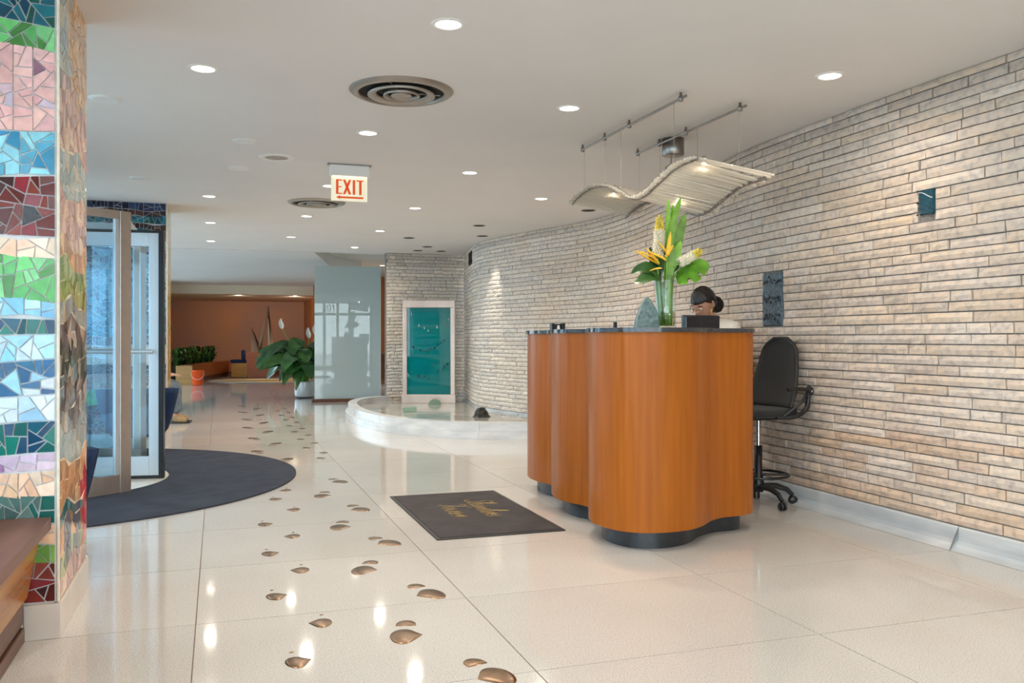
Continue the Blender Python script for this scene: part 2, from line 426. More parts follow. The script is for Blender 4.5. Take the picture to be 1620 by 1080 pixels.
o = MB().box(-3.4, 4.6, 24.2, 30.5, 2.30, 2.42).build('ceiling', M['band']); tag(o, kind='structure')

# ------------------------------------------------------------------ walls: stone
wall_pts = [(3.76, 1.2), (3.76, 2.2), (3.76, 3.2), (3.75, 3.7), (3.75, 4.4), (3.755, 5.0), (3.785, 5.57), (3.865, 6.17), (3.99, 7.0), (4.13, 7.8),
            (4.235, 8.5), (4.28, 9.1), (4.25, 9.6), (4.15, 10.1), (4.00, 10.6), (3.86, 11.2), (3.74, 11.75), (3.67, 12.2), (3.70, 12.75), (3.80, 13.3), (3.88, 13.75), (3.96, 14.25)]
def make_path(pts, n):
    d = spline(pts, n); S = [0]
    for a, b in zip(d, d[1:]): S.append(S[-1] + math.hypot(b[0] - a[0], b[1] - a[1]))
    return d, S
import bisect
class Path:
    def __init__(s, pts, n=8):
        s.d, s.S = make_path(pts, n); s.len = s.S[-1]
    def at(s, t):
        t = min(max(t, 0), s.len - 1e-6); i = max(0, min(bisect.bisect_right(s.S, t) - 1, len(s.d) - 2))
        u = (t - s.S[i]) / (s.S[i + 1] - s.S[i]); a, b = s.d[i], s.d[i + 1]
        tx, ty = b[0] - a[0], b[1] - a[1]; l = math.hypot(tx, ty)
        return a[0] + tx * u, a[1] + ty * u, -ty / l, tx / l      # point, normal to the left of travel
    def s_of_y(s, y):
        for i in range(len(s.d) - 1):
            if s.d[i][1] <= y <= s.d[i + 1][1]:
                return s.S[i] + (s.S[i + 1] - s.S[i]) * (y - s.d[i][1]) / (s.d[i + 1][1] - s.d[i][1])
        return s.len
STONE_COLS = [(.60, .505, .42), (.62, .52, .43), (.58, .495, .42), (.61, .52, .45), (.57, .49, .425), (.62, .51, .41), (.63, .55, .48)]
GREY_COLS = [(.66, .605, .54), (.63, .58, .52), (.60, .555, .51), (.68, .625, .555), (.58, .54, .495)]
def brick_mesh(mb, path, s0, s1, z0, z1, out, col, nz=2):
    nx = max(2, min(6, int((s1 - s0) / .075)))
    mb.cur = col
    seed = rnd.random() * 50
    g = []
    for j in range(nz + 1):
        for i in range(nx + 1):
            t = s0 + (s1 - s0) * i / nx
            x, y, nx_, ny_ = path.at(t)
            edge = (i in (0, nx)) or (j in (0, nz))
            z = z0 + (z1 - z0) * j / nz
            d = out + (0 if edge else .005) + mnoise.noise(Vector((t * 9 + seed, z * 22, seed))) * .006
            if edge: d -= .003
            g.append((x + nx_ * d, y + ny_ * d, z))
    W = nx + 1
    fs = [(j * W + i, j * W + i + 1, (j + 1) * W + i + 1, (j + 1) * W + i)[::-1] for j in range(nz) for i in range(nx)]
    mb.add(g, fs, False)
    ring = [i for i in range(W)] + [j * W + nx for j in range(1, nz + 1)] + [nz * W + i for i in range(nx - 1, -1, -1)] + [j * W for j in range(nz - 1, 0, -1)]
    front = [g[k] for k in ring]; back = []
    for k in ring:
        t = s0 + (s1 - s0) * (k % W) / nx
        x, y, nx_, ny_ = path.at(t)
        back.append((x - nx_ * .015, y - ny_ * .015, g[k][2]))
    n = len(ring)
    mb.add(front + back, [(i, n + i, n + (i + 1) % n, (i + 1) % n)[::-1] for i in range(n)], False)
    mb.cur = None
def stone_wall(name, path, z0, z1, cols, parts_until, holes, s_begin=0, limit=300, gap=.0024):
    step = .08; k = int(path.len / step) + 1
    ts = [path.len * i / k for i in range(k + 1)]
    mb = MB(); vs = []
    for t in ts:
        x, y, nx, ny = path.at(t)
        for (d, z) in ((-.004, 0), (-.004, z1), (-.16, z1), (-.16, 0)): vs.append((x + nx * d, y + ny * d, z))
    fs = []
    for i in range(k):
        a = i * 4; b = a + 4
        for q in range(4): fs.append((a + q, a + (q + 1) % 4, b + (q + 1) % 4, b + q))
    mb.add(vs, fs); mb.add(vs[:4], [(0, 1, 2, 3)]); mb.add(vs[-4:], [(3, 2, 1, 0)])
    w = mb.build(name, M['mortar']); tag(w, kind='structure')
    stuff = MB(); n = 0; z = z0; row = 0
    hs = []
    while z < z1 - .01:
        h = rnd.choice((.052, .055, .058, .056, .060)); 
        if z + h > z1 - .025: h = z1 - z
        t = s_begin - rnd.random() * .3
        while t < path.len:
            L = rnd.choice((.14, .2, .26, .32, .38, .45, .52, .62)) * (.9 + .2 * rnd.random())
            a, b = max(t, s_begin), min(t + L, path.len); t += L
            if b - a < .03: continue
            segs = [(a, b)]
            for (ha, hb, hz0, hz1) in holes:
                if z + h > hz0 + .012 and z < hz1 - .012:
                    ns = []
                    for (p, q) in segs:
                        if q <= ha or p >= hb: ns.append((p, q)); continue
                        if p < ha - .03: ns.append((p, ha))
                        if q > hb + .03: ns.append((hb, q))
                    segs = ns
            for (p, q) in segs:
                c = cols(path.at((p + q) / 2), z)
                f = (.97 + .07 * min(1, max(0, path.at((p + q) / 2)[1] - 5) / 4)) + .15 * rnd.random(); c = tuple(v * f for v in c)
                out = .004 + rnd.random() * .010
                args = (path, p + gap * 1.7, q - gap * 1.7, z + gap * 1.5, z + h - gap * 1.5, out, c)
                if path.at((p + q) / 2)[1] < parts_until[1] and path.at(q)[1] > parts_until[0] and n < limit:
                    m = MB(); brick_mesh(m, *args); m.build('brick', M['stone'], w); n += 1
                else:
                    brick_mesh(stuff, *args)
        z += h
    o = stuff.build('brick_courses', M['stone'], w); o['kind'] = 'stuff'
    return w
pr = Path(wall_pts, 8)
ins = [(3.797, 3.913, 1.808, 1.962), (5.17, 5.425, 1.209, 1.595)]
holes = [(pr.s_of_y(a), pr.s_of_y(b), c, d) for a, b, c, d in ins]
vent_s = (pr.s_of_y(12.95), pr.s_of_y(13.55))
holes.append((vent_s[0], vent_s[1], 2.30, 2.50))
def col_right(p, z):
    y = p[1]
    warm = rnd.choice(STONE_COLS); grey = rnd.choice(GREY_COLS)
    k = min(1, max(0, (y - 7) / 5)); k = k * k
    c = tuple(warm[i] * (1 - k) + grey[i] * k for i in range(3))
    if z > 2.44: c = tuple(v * .85 for v in c)  # top courses darkened in colour, standing in for the unlit strip under the ceiling
    if z < .55 and y < 6 and rnd.random() < .5: c = (c[0] * .95, c[1] * .86, c[2] * .78)
    return c
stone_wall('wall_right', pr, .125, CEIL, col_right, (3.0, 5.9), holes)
def col_back(p, z):
    c = rnd.choice(GREY_COLS)
    if z > 2.3: c = tuple(v * .85 for v in c)  # upper bricks toned down: shade near the ceiling put into their colour
    return c
pb = Path([(3.99, 14.33), (2.65, 14.37)], 4)
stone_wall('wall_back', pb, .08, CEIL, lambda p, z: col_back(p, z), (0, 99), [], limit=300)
tag(MB().prism([(3.9, 14.52), (2.70, 14.54), (3.15, 17.0), (3.5, 19.0), (5.7, 19.0), (5.7, 14.52)], 0, 2.795).build('wall_core', M['plaster']), kind='structure')
# stone wall's own marble base with a coved foot, in panels
bb = MB().box(3.9, 3.95, 3, 3.2, .0, .02).build('baseboard_right', M['marble']); tag(bb, kind='structure')
bpy.data.meshes.remove(bb.data)
bb = bpy.data.objects.new('baseboard_right', None); COL.objects.link(bb); tag(bb, kind='structure')
prof = [(-.05, .122), (.020, .122), (.024, .116), (.026, .05), (.031, .03), (.044, .014), (.066, .004), (.085, .001)]
s = 0.0; seam = [0, pr.s_of_y(3.62)]
while seam[-1] < pr.len: seam.append(seam[-1] + 1.9)
for a, b in zip(seam, seam[1:]):
    b = min(b, pr.len) - .003; a += .003
    k = max(3, int((b - a) / .1)); vs = []
    for i in range(k + 1):
        x, y, nx, ny = pr.at(a + (b - a) * i / k)
        for d, z in prof: vs.append((x + nx * d, y + ny * d, z))
    m = len(prof); fs = [(i * m + j, i * m + j + 1, (i + 1) * m + j + 1, (i + 1) * m + j) for i in range(k) for j in range(m - 1)]
    q = MB().add(vs, fs, False); q.add(vs[:m], [tuple(range(m))]); q.add(vs[-m:], [tuple(range(m))[::-1]])
    q.build('baseboard_panel', M['base_marble'], bb)

# relief tiles set into the stone
def inset_tile(name, label, s0, s1, z0, z1, mat, kind):
    x, y, nx, ny = pr.at((s0 + s1) / 2)
    t = thing(name, label, 'wall tile', (x, y, z0))
    W = s1 - s0; mb = MB()
    mb.M = Matrix(((-ny, 0, nx, x), (nx, 0, ny, y), (0, 1, 0, 0), (0, 0, 0, 1)))   # u along the wall (towards the camera), v up, w out
    W2 = W / 2
    if kind == 'big':
        mb.grid(lambda u, v: (-W2 + W * u, z0 + (z1 - z0) * v, (.012 + .006 * mnoise.noise(Vector((u * 9, v * 13, 3))) if 0 < u < 1 and 0 < v < 1 else -.02)), 26, 40, False)
    else:
        mb.grid(lambda u, v: (-W2 + W * u, z0 + (z1 - z0) * v, (.010 if 0 < u < 1 and 0 < v < 1 else -.02)), 12, 12, False)
    mb.build('relief_plate', mat, t)
    if kind == 'big':
        for k in range(30):
            b = MB(); b.M = mb.M
            row = k // 10
            cy = z0 + (z1 - z0) * (.14 + .36 * row) + rnd.uniform(-.03, .03); cx = -W2 + W * (.08 + .84 * ((k % 10) + .5) / 10)
            b.ball((cx, cy, .016), (rnd.uniform(.006, .012), rnd.uniform(.007, .014), .008), 8, 6)
            b.build('glass_bead', M['tile_dot'], t)
    else:
        for k in range(4):
            b = MB(); b.M = mb.M
            zc = z1 - .03 - k * .03
            b.tube([(-W2 + W * .06 + W * .85 * q / 10, zc + .022 * math.cos(q / 10 * 2.6) - .012, .013) for q in range(11)], .0035, 6)
            b.build('carved_wave', M['alu'] if k == 0 else M['tile_teal'], t)
        for k in range(3):
            b = MB(); b.M = mb.M
            b.ball((-W2 - .003, z0 + .01 + k * .066, .012), .006, 8, 6); b.build('metal_clip', M['black'], t)
inset_tile('relief_tile', 'small dark teal relief tile with carved waves set high in the stone wall', *holes[0], M['tile_teal'], 'small')
inset_tile('relief_tile', 'tall blue grey textured tile set in the stone wall behind the desk', *holes[1], M['tile_blue'], 'big')
# dark air grille near the wall corner
x, y, nx, ny = pr.at(sum(vent_s) / 2)
t = thing('wall_grille', 'dark slatted air grille high in the corner of the stone wall', 'grille', (x, y, 2.3))
mb = MB(); mb.M = Matrix(((-ny, 0, nx, x), (nx, 0, ny, y), (0, 1, 0, 0), (0, 0, 0, 1)))
hw = (vent_s[1] - vent_s[0]) / 2 - .01
mb.box(-hw, hw, 2.31, 2.49, -.02, .002); mb.build('grille_back', M['void'], t)
for k in range(5):
    b = MB(); b.M = mb.M; u = -hw + (k + .5) * 2 * hw / 5; b.box(u - .02, u + .0, 2.31, 2.49, .002, .014); b.build('slat', M['black'], t)

# ------------------------------------------------------------------ other walls
def wallbox(name, x0, x1, y0, y1, z0, z1, m):
    return tag(MB().box(x0, x1, y0, y1, z0, z1).build(name, m), kind='structure')
wallbox('wall_far', -3.4, 2.62, 28.6, 28.8, 0, 2.3, M['orange'])
wallbox('wall_corner', 2.62, 2.8, 23.6, 28.8, 0, 2.3, M['wood_wall'])
wallbox('wall_corridor', 2.4, 7.5, 23.4, 23.6, 0, 2.8, M['wood_wall'])
wallbox('wall_left', -1.62, -1.42, 22.7, 28.6, 0, 2.53, M['plaster'])
wallbox('wall_outer', 5.6, 5.8, 14.5, 23.6, 0, 2.8, M['plaster'])
wallbox('wall_near', 3.78, 3.95, -2.55, 1.2, 0, CEIL, M['plaster'])
# entrance front behind the camera, with windows
SEG = [(-1.3, -.35), (-.25, .75), (.85, 1.68), (1.79, 2.18), (2.28, 2.63), (2.74, 3.66)]
fw = MB(); xs = [-1.5] + [q for p in SEG for q in p] + [3.8]
for i in range(0, len(xs), 2): fw.box(xs[i], xs[i + 1], -2.5, -2.4, 0, CEIL)
for a, b in SEG:
    fw.box(a, b, -2.5, -2.4, 0, .1); fw.box(a, b, -2.5, -2.4, 2.02, 2.12); fw.box(a, b, -2.5, -2.4, 2.48, CEIL)
tag(fw.build('wall_front', M['bronze_frame']), kind='structure')
wn = 0
for a, b in SEG:
    wn += 1
    w = tag(MB().box(a, b, -2.455, -2.445, .1, 2.02).build('window_%d' % wn, M['clear']), kind='structure')
    MB().box(a, b, -2.455, -2.445, 2.12, 2.48).build('pane', M['clear'], w)
    if wn == 4:
        d = MB()
        c = [(a + .12 + .065 * math.cos(2 * PI * k / 28), -2.432, 2.30 + .13 * math.sin(2 * PI * k / 28)) for k in range(28)]
        d.tube(c, .020, 8, closed=True)
        d.tube([(a + .235, -2.432, 2.37), (a + .29, -2.432, 2.425), (a + .29, -2.432, 2.16)], .021, 8)
        d.build('number', M['black'], w)
# window front along the left side, in line with the pillars
FX = -1.42
for a, b in ((-2.4, .5), (.5, 2.1), (2.1, 3.7), (4.3, 5.5), (5.5, 6.62), (8.66, 9.95), (10.5, 12.2), (12.2, 14.0), (14.0, 15.8), (15.8, 17.6), (17.6, 20.1), (20.1, 22.7)):
    wn += 1
    f = MB(); f.box(FX - .05, FX + .05, a, a + .06, 0, CEIL); f.box(FX - .05, FX + .05, b - .06, b, 0, CEIL)
    f.box(FX - .05, FX + .05, a + .06, b - .06, 0, .09); f.box(FX - .05, FX + .05, a + .06, b - .06, CEIL - .07, CEIL)
    w = tag(f.build('window_%d' % wn, M['alu']), kind='structure')
    MB().box(FX - .006, FX + .006, a + .06, b - .06, .09, CEIL - .07).build('pane', M['door_glass'], w)
wn += 1
w = tag(MB().box(FX - .06, FX + .06, 6.62, 8.66, 2.10, 2.20).build('trim_2', M['bronze_frame']), kind='structure')
MB().box(FX - .006, FX + .006, 6.62, 8.66, 2.20, CEIL).build('pane', M['door_glass'], w)
# street outside
tag(MB().box(-40, -1.5, -30, 40, -.25, -.06).build('pavement', M['pave']), kind='structure')
tag(MB().box(-1.5, 40, -40, -2.6, -.25, -.06).build('pavement', M['pave']), kind='structure')
def far_building(lbl, x0, x1, y0, y1, h):
    t = thing('street_building', lbl, 'building', ((x0 + x1) / 2, (y0 + y1) / 2, -.06))
    MB().box(x0, x1, y0, y1, -.06, h).build('wall', M['facade'], t)
    for k in range(6):
        for r in range(4):
            yy = y0 + (k + .5) * (y1 - y0) / 6; z = 1.5 + r * 3.0
            if z + 1.6 < h: MB().box(x1 - .02, x1 + .03, yy - .6, yy + .6, z, z + 1.6).build('window', M['facade_win'], t)
far_building('pale building across the street seen through the entrance glass', -24, -16, 4, 22, 9.0)

# ------------------------------------------------------------------ mosaic pillars
def clip(poly, nx, ny, c):
    out = []
    for i in range(len(poly)):
        a, b = poly[i], poly[(i + 1) % len(poly)]
        da, db = a[0] * nx + a[1] * ny - c, b[0] * nx + b[1] * ny - c
        if da <= 0: out.append(a)
        if (da < 0 < db) or (db < 0 < da):
            t = da / (da - db); out.append((a[0] + (b[0] - a[0]) * t, a[1] + (b[1] - a[1]) * t))
    return out
def poly_area(p):
    return abs(sum(p[i][0] * p[(i + 1) % len(p)][1] - p[(i + 1) % len(p)][0] * p[i][1] for i in range(len(p)))) / 2
def inset(poly, g):
    n = len(poly); cx = sum(p[0] for p in poly) / n; cy = sum(p[1] for p in poly) / n; out = list(poly)
    for i in range(n):
        a, b = poly[i], poly[(i + 1) % n]; nx, ny = b[1] - a[1], a[0] - b[0]; l = math.hypot(nx, ny)
        if l < 1e-7: continue
        nx /= l; ny /= l
        if (cx - a[0]) * nx + (cy - a[1]) * ny > 0: nx, ny = -nx, -ny
        out = clip(out, nx, ny, nx * a[0] + ny * a[1] - g)
        if len(out) < 3: return []
    return out
def split(poly, target, rng, res):
    A = poly_area(poly)
    if A < target * rng.uniform(.75, 1.7): res.append(poly); return
    n = len(poly); cx = sum(p[0] for p in poly) / n; cy = sum(p[1] for p in poly) / n
    best = max(((poly[i], poly[j]) for i in range(n) for j in range(i)), key=lambda q: (q[0][0] - q[1][0]) ** 2 + (q[0][1] - q[1][1]) ** 2)
    d = math.atan2(best[1][1] - best[0][1], best[1][0] - best[0][0]) + rng.uniform(-.75, .75)
    nx, ny = math.cos(d), math.sin(d); k = rng.uniform(-.14, .14) * math.sqrt(A)
    c = nx * cx + ny * cy + k
    for q in (clip(poly, nx, ny, c), clip(poly, -nx, -ny, -c)):
        if len(q) >= 3 and poly_area(q) > 1e-6: split(q, target, rng, res)
def shards(u0, u1, v0, v1, edges, area, g, rng, wob, ph, colw=.12):
    """cut tiles laid in wavy courses: every course is sliced into columns and each column broken into shards"""
    E = sorted([e for e in edges if v0 + .02 < e < v1 - .02] + [v0, v1]); out = []
    def zb(e, u):
        return e if e in (v0, v1) else e + wob * math.sin(u * 9 + ph + e * 7) + wob * .5 * math.sin(u * 21 + ph * 2 + e * 13)
    for lo, hi in zip(E, E[1:]):
        us = [u0]
        while us[-1] < u1 - colw * .6: us.append(min(u1, us[-1] + colw * rng.uniform(.45, 1.55)))
        us[-1] = u1
        if len(us) == 1: us.append(u1)
        for a, b in zip(us, us[1:]):
            q = [(a, zb(lo, a)), (b, zb(lo, b)), (b, zb(hi, b)), (a, zb(hi, a))]
            r = []; split(q, area, rng, r)
            for p in r:
                p2 = inset(p, g * rng.uniform(.8, 1.3))
                if len(p2) >= 3 and poly_area(p2) > 3e-5:
                    n = len(p); out.append(((sum(x[0] for x in p) / n, sum(x[1] for x in p) / n, (lo + hi) / 2), p2))
    return out
def srgb(r, g, b):
    f = lambda c: (c / 255 / 12.92) if c / 255 <= .04045 else ((c / 255 + .055) / 1.055) ** 2.4
    return (f(r), f(g), f(b))
TEAL = [srgb(18, 88, 104), srgb(14, 66, 86), srgb(24, 110, 122), srgb(20, 80, 70)]
GREEN = [srgb(112, 196, 112), srgb(92, 176, 96), srgb(128, 200, 132), srgb(70, 130, 60)]
PINK = [srgb(226, 172, 168), srgb(228, 178, 172), srgb(224, 170, 166), srgb(230, 180, 176), srgb(226, 174, 170), srgb(222, 172, 172), srgb(228, 182, 176), srgb(230, 182, 176), srgb(222, 166, 164), srgb(214, 176, 184), srgb(226, 176, 170), srgb(228, 178, 172), srgb(206, 186, 200), srgb(150, 106, 124)]
CYAN = [srgb(120, 192, 212), srgb(92, 168, 194), srgb(146, 206, 220), srgb(60, 138, 176)]
RED = [srgb(112, 34, 22), srgb(92, 26, 20), srgb(128, 44, 24), srgb(58, 20, 20), srgb(120, 36, 26), srgb(130, 28, 40), srgb(116, 36, 24), srgb(104, 30, 22), srgb(88, 28, 20), srgb(40, 22, 24)]
PEACH = [srgb(236, 200, 172), srgb(228, 184, 150), srgb(240, 214, 190), srgb(232, 190, 160)]
SKY = [srgb(156, 206, 228), srgb(134, 192, 220), srgb(176, 216, 230), srgb(190, 214, 226), srgb(120, 180, 214)]
DEEP = [srgb(14, 96, 92), srgb(12, 76, 86), srgb(18, 64, 96), srgb(24, 110, 98), srgb(14, 86, 110)]
FISH = [srgb(30, 92, 138), srgb(24, 78, 124), srgb(40, 108, 150), srgb(158, 206, 226), srgb(30, 88, 132), srgb(204, 210, 214)]
PALE = [srgb(206, 222, 232), srgb(188, 212, 228), srgb(220, 228, 234), srgb(150, 194, 220)]
LILAC = [srgb(200, 176, 196), srgb(186, 158, 182), srgb(214, 190, 204), srgb(150, 110, 150), srgb(204, 180, 200)]
SLATE = [srgb(92, 122, 114), srgb(106, 134, 126), srgb(20, 92, 84), srgb(80, 108, 102), srgb(16, 80, 72)]
LGREEN = [srgb(112, 166, 70), srgb(100, 154, 62)]
GOLD = [srgb(214, 166, 110), srgb(200, 150, 96), srgb(188, 140, 92), srgb(222, 182, 130)]
ROSE = [srgb(214, 172, 148), srgb(196, 152, 134), srgb(180, 138, 124), srgb(222, 180, 150), srgb(150, 112, 104), srgb(226, 190, 160)]
MIST = [srgb(170, 178, 170), srgb(150, 164, 160), srgb(184, 184, 168), srgb(138, 150, 150), srgb(196, 176, 142)]
OLIVE = [srgb(150, 168, 96), srgb(130, 156, 84), srgb(170, 180, 120), srgb(110, 126, 80), srgb(182, 176, 120)]
BROWN = [srgb(116, 106, 100), srgb(140, 124, 110), srgb(96, 86, 84), srgb(190, 174, 156), srgb(128, 140, 144), srgb(72, 58, 58)]
SMOKE = [srgb(150, 164, 166), srgb(130, 148, 154), srgb(170, 174, 168), srgb(156, 150, 136)]
ORANGE = [srgb(226, 170, 118), srgb(218, 158, 104), srgb(230, 182, 134), srgb(206, 148, 98), srgb(180, 130, 84)]
NAVY = [srgb(22, 30, 60), srgb(30, 44, 80), srgb(16, 22, 44), srgb(40, 60, 100)]
DKBROWN = [srgb(58, 36, 34), srgb(74, 44, 40), srgb(44, 30, 36)]
BLUES = [srgb(30, 90, 110), srgb(24, 70, 100), srgb(60, 130, 150), srgb(90, 150, 170), srgb(30, 60, 90), srgb(130, 170, 186)]
front_bands = [(2.43, TEAL), (2.30, TEAL), (2.205, GREEN), (1.885, PINK), (1.73, CYAN), (1.505, RED), (1.43, PEACH), (1.265, GREEN), (1.195, SKY), (1.13, DEEP),
               (1.03, SKY), (.905, FISH), (.815, PALE), (.70, DEEP), (.635, LILAC), (.54, PEACH), (.44, SLATE), (.36, PEACH), (.285, LGREEN), (0, RED)]
side_bands = [(2.30, MIST), (2.15, MIST), (1.88, ROSE), (1.70, MIST), (1.50, ROSE), (1.42, ORANGE), (1.265, OLIVE), (1.19, MIST), (.86, BROWN), (.77, BROWN), (.63, SMOKE),
              (.45, ORANGE), (.40, SLATE), (.30, ORANGE), (.22, OLIVE), (0, ROSE)]
back_bands = [(2.47, NAVY), (2.41, DKBROWN), (2.33, TEAL), (2.27, DKBROWN), (2.2, TEAL), (1.9, BLUES), (1.5, BLUES), (1.15, BLUES), (1.05, DKBROWN), (.85, PEACH), (.75, DKBROWN), (.6, ROSE), (.45, GREEN), (0, RED)]
def band_col(B, z, rng):
    for lo, pal in B:
        if z >= lo: return rng.choice(pal)
    return rng.choice(B[-1][1])
def pillar(label, x0, x1, y0, y1, fb, sb, seed, du, limit, base_h):
    rng = random.Random(seed)
    t = thing('mosaic_pillar', label, 'pillar', ((x0 + x1) / 2, (y0 + y1) / 2, 0)); t['kind'] = 'thing'
    MB().box(x0, x1, y0, y1, base_h, CEIL - .001).build('pillar_core', M['grout'], t)
    MB().box(x1 + .0005, x1 + .003, y0, y1, base_h, CEIL - .001).build('grout_face', M['grout_tan'], t)
    MB().box(x1 - .001, x1 + .009, y0 - .009, y0 + .001, base_h, CEIL - .001).build('corner_strip', M['grout_tan'], t, bevel=.003)
    faces = []
    TH = .007
    # front face (towards the camera): u = x
    vis = x1 - .225
    eF = [q[0] for q in fb]; eS = [q[0] for q in sb]
    for (su, sv, bz), poly in shards(vis, x1 - .006, base_h + .003, CEIL - .004, eF, du * du, .0024, rng, .012, 0):
        faces.append((0, 'F', su, sv, poly, M['mosaic'], band_col(fb, bz, rng)))
    for (su, sv, bz), poly in shards(x0 + .006, vis, base_h + .003, CEIL - .004, eF, du * du * (2 if seed == 11 else 1), .0024, rng, .012, 0):
        faces.append((2 if seed == 11 else 1, 'F', su, sv, poly, M['mosaic'], band_col(fb, bz, rng)))
    for (su, sv, bz), poly in shards(y0 + .006, y1 - .004, base_h + .003, CEIL - .004, eS, du * du * 1.7, .0026, rng, .03, 1.7):
        c = band_col(sb, bz, rng)
        if seed == 11:
            e = ((su - y0 - .50) / .26) ** 2 + ((sv - 2.34) / .24) ** 2
            if e < 1: c = rng.choice(GOLD)
            if .42 < sv < .54 and su > y0 + .52 or (.24 < sv < .50 and su > y0 + .60): c = rng.choice([srgb(206, 34, 40), srgb(196, 52, 52), srgb(220, 110, 100)])
            if .26 < sv < .42 and (.10 < su - y0 < .26 or .36 < su - y0 < .52): c = rng.choice([srgb(92, 88, 92), srgb(110, 106, 108)])
        faces.append((1.5, 'S', su, sv, poly, M['mosaic_gold'], c))
    # hidden faces of the pillar carry the same skin, coarser
    for (su, sv, bz), poly in shards(y0 + .006, y1 - .006, base_h + .003, CEIL - .004, eF, .01, .003, rng, .012, 0):
        faces.append((3, 'L', su, sv, poly, M['mosaic'], band_col(fb, bz, rng)))
    for (su, sv, bz), poly in shards(x0 + .006, x1 - .006, base_h + .003, CEIL - .004, eF, .01, .003, rng, .012, 0):
        faces.append((3, 'B', su, sv, poly, M['mosaic'], band_col(fb, bz, rng)))
    faces.sort(key=lambda q: q[0])
    rest = {}
    n = 0
    for pr_, F, su, sv, poly, m, c in faces:
        tl = .012 if F == 'S' else .03; th = .0035 if F == 'S' else TH
        tx, tz = rng.uniform(-tl, tl), rng.uniform(-tl, tl)
        def pos(p, d):
            d = d + ((p[0] - su) * tx + (p[1] - sv) * tz if d > 0 else 0)
            if F == 'F': return (p[0], y0 - d, p[1])
            if F == 'S': return (x1 + .003 + d, p[0], p[1])
            if F == 'L': return (x0 - d, p[0], p[1])
            return (p[0], y1 + d, p[1])
        k = len(poly)
        top = [pos(p, th) for p in poly]; bot = [pos(p, -.001) for p in poly]
        part = n < limit and pr_ < 2
        mb = MB() if part else rest.setdefault(m.name, (MB(), m))[0]
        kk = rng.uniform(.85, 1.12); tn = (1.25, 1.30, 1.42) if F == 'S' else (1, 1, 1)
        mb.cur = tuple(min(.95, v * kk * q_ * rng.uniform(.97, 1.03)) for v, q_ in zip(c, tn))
        rev = F in ('F', 'S')
        top_f = tuple(range(k)); cen = [(i, (i + 1) % k, k + (i + 1) % k, k + i) for i in range(k)]
        if F in ('L', 'F'): pass
        mb.add(top, [top_f]); mb.add(top + bot, cen); mb.cur = None
        if part:
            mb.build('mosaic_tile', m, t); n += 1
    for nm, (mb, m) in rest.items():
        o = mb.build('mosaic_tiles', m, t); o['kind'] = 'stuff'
    # base tiles
    k = 3
    for q in range(k):
        a = y0 + (y1 - y0) * q / k; b = y0 + (y1 - y0) * (q + 1) / k
        MB().box(x1 - .01, x1 + .014, a + .001, b - .001, 0, base_h - .004).build('base_tile', M['base_tile'], t, bevel=.002)
    w = .125; xx = x1 + .014
    while xx > x0 + .02:
        MB().box(max(xx - w + .001, x0), xx - .001, y0 - .014, y0 - .0005, 0, base_h - .004).build('base_tile', M['base_tile'], t, bevel=.002); xx -= w
    MB().box(x0, x1 - .011, y0, y1, 0, base_h).build('pillar_foot', M['base_tile'], t)
    return t
pillar('broad mosaic pillar of pink, red and blue tiles beside the wooden bench', -1.36, -.572, 3.64, 4.365, front_bands, side_bands, 11, .050, 300, .135)
pillar('mosaic pillar of navy and teal tiles behind the revolving door', -1.36, -.515, 9.87, 10.60, back_bands, [(0, GOLD + OLIVE[:2])], 23, .060, 300, .135)

# ------------------------------------------------------------------ bench with cushion
t = thing('wooden_bench', 'low honey wood bench with reddish top in front of the mosaic pillar', 'bench', (-.98, 2.4, 0))
y0, y1 = 1.4, 3.618
MB().prism([(-1.36, y0), (-.588, y0), (-.588, y1), (-1.36, y1)], .415, .458).build('seat_board', M['bench_top'], t, bevel=.006)
q = MB(); q.add([(-.62, y0, .415), (-.62, y1, .415), (-.668, y1, .165), (-.668, y0, .165), (-1.34, y0, .415), (-1.34, y1, .415), (-1.34, y1, .165), (-1.34, y0, .165)],
                [(0, 3, 2, 1), (4, 5, 6, 7), (0, 1, 5, 4), (3, 7, 6, 2), (1, 2, 6, 5), (0, 4, 7, 3)])
q.build('front_panel', M['honey'], t)
MB().box(-1.32, -.690, y0, y1, 0, .165).build('plinth', M['dark_wood'], t)
MB().box(-.690, -.676, y0, y1, .0, .055).build('moulding', M['dark_wood'], t, bevel=.004)
MB().box(-.690, -.680, y0, y1, .068, .150).build('moulding', M['dark_wood'], t, bevel=.004)
q = MB().box(-1.34, -.735, 1.45, 3.50, .459, .535).build('bench_cushion', M['navy'], bevel=.034, seg=4)
tag(q, 'navy blue seat cushion lying on the wooden bench', 'cushion')

# ------------------------------------------------------------------ entrance mat and revolving door
DC = (-1.42, 7.63)
def arc(c, r, a0, a1, n): return [(c[0] + r * math.cos(math.radians(a0 + (a1 - a0) * k / n)), c[1] + r * math.sin(math.radians(a0 + (a1 - a0) * k / n))) for k in range(n + 1)]
q = MB().prism(arc(DC, 2.045, -90, 90, 64) + arc(DC, 1.045, 90, -90, 48), .0005, .011)
tag(q.build('entrance_mat', M['navy_mat']), 'navy carpet mat curving around the revolving door', 'mat')
def arc_wall(mb, c, r0, r1, a0, a1, n, z0, z1):
    mb.prism(arc(c, r1, a0, a1, n) + arc(c, r0, a1, a0, n), z0, z1, smooth=False)
t = thing('revolving_door', 'glass revolving door in an aluminium drum beside the mosaic pillar', 'door', (DC[0], DC[1], 0)); t['kind'] = 'thing'
MB().prism(arc(DC, 1.035, -180, 180, 64)[:-1], .0005, .008).build('floor_disc', M['cream'], t)
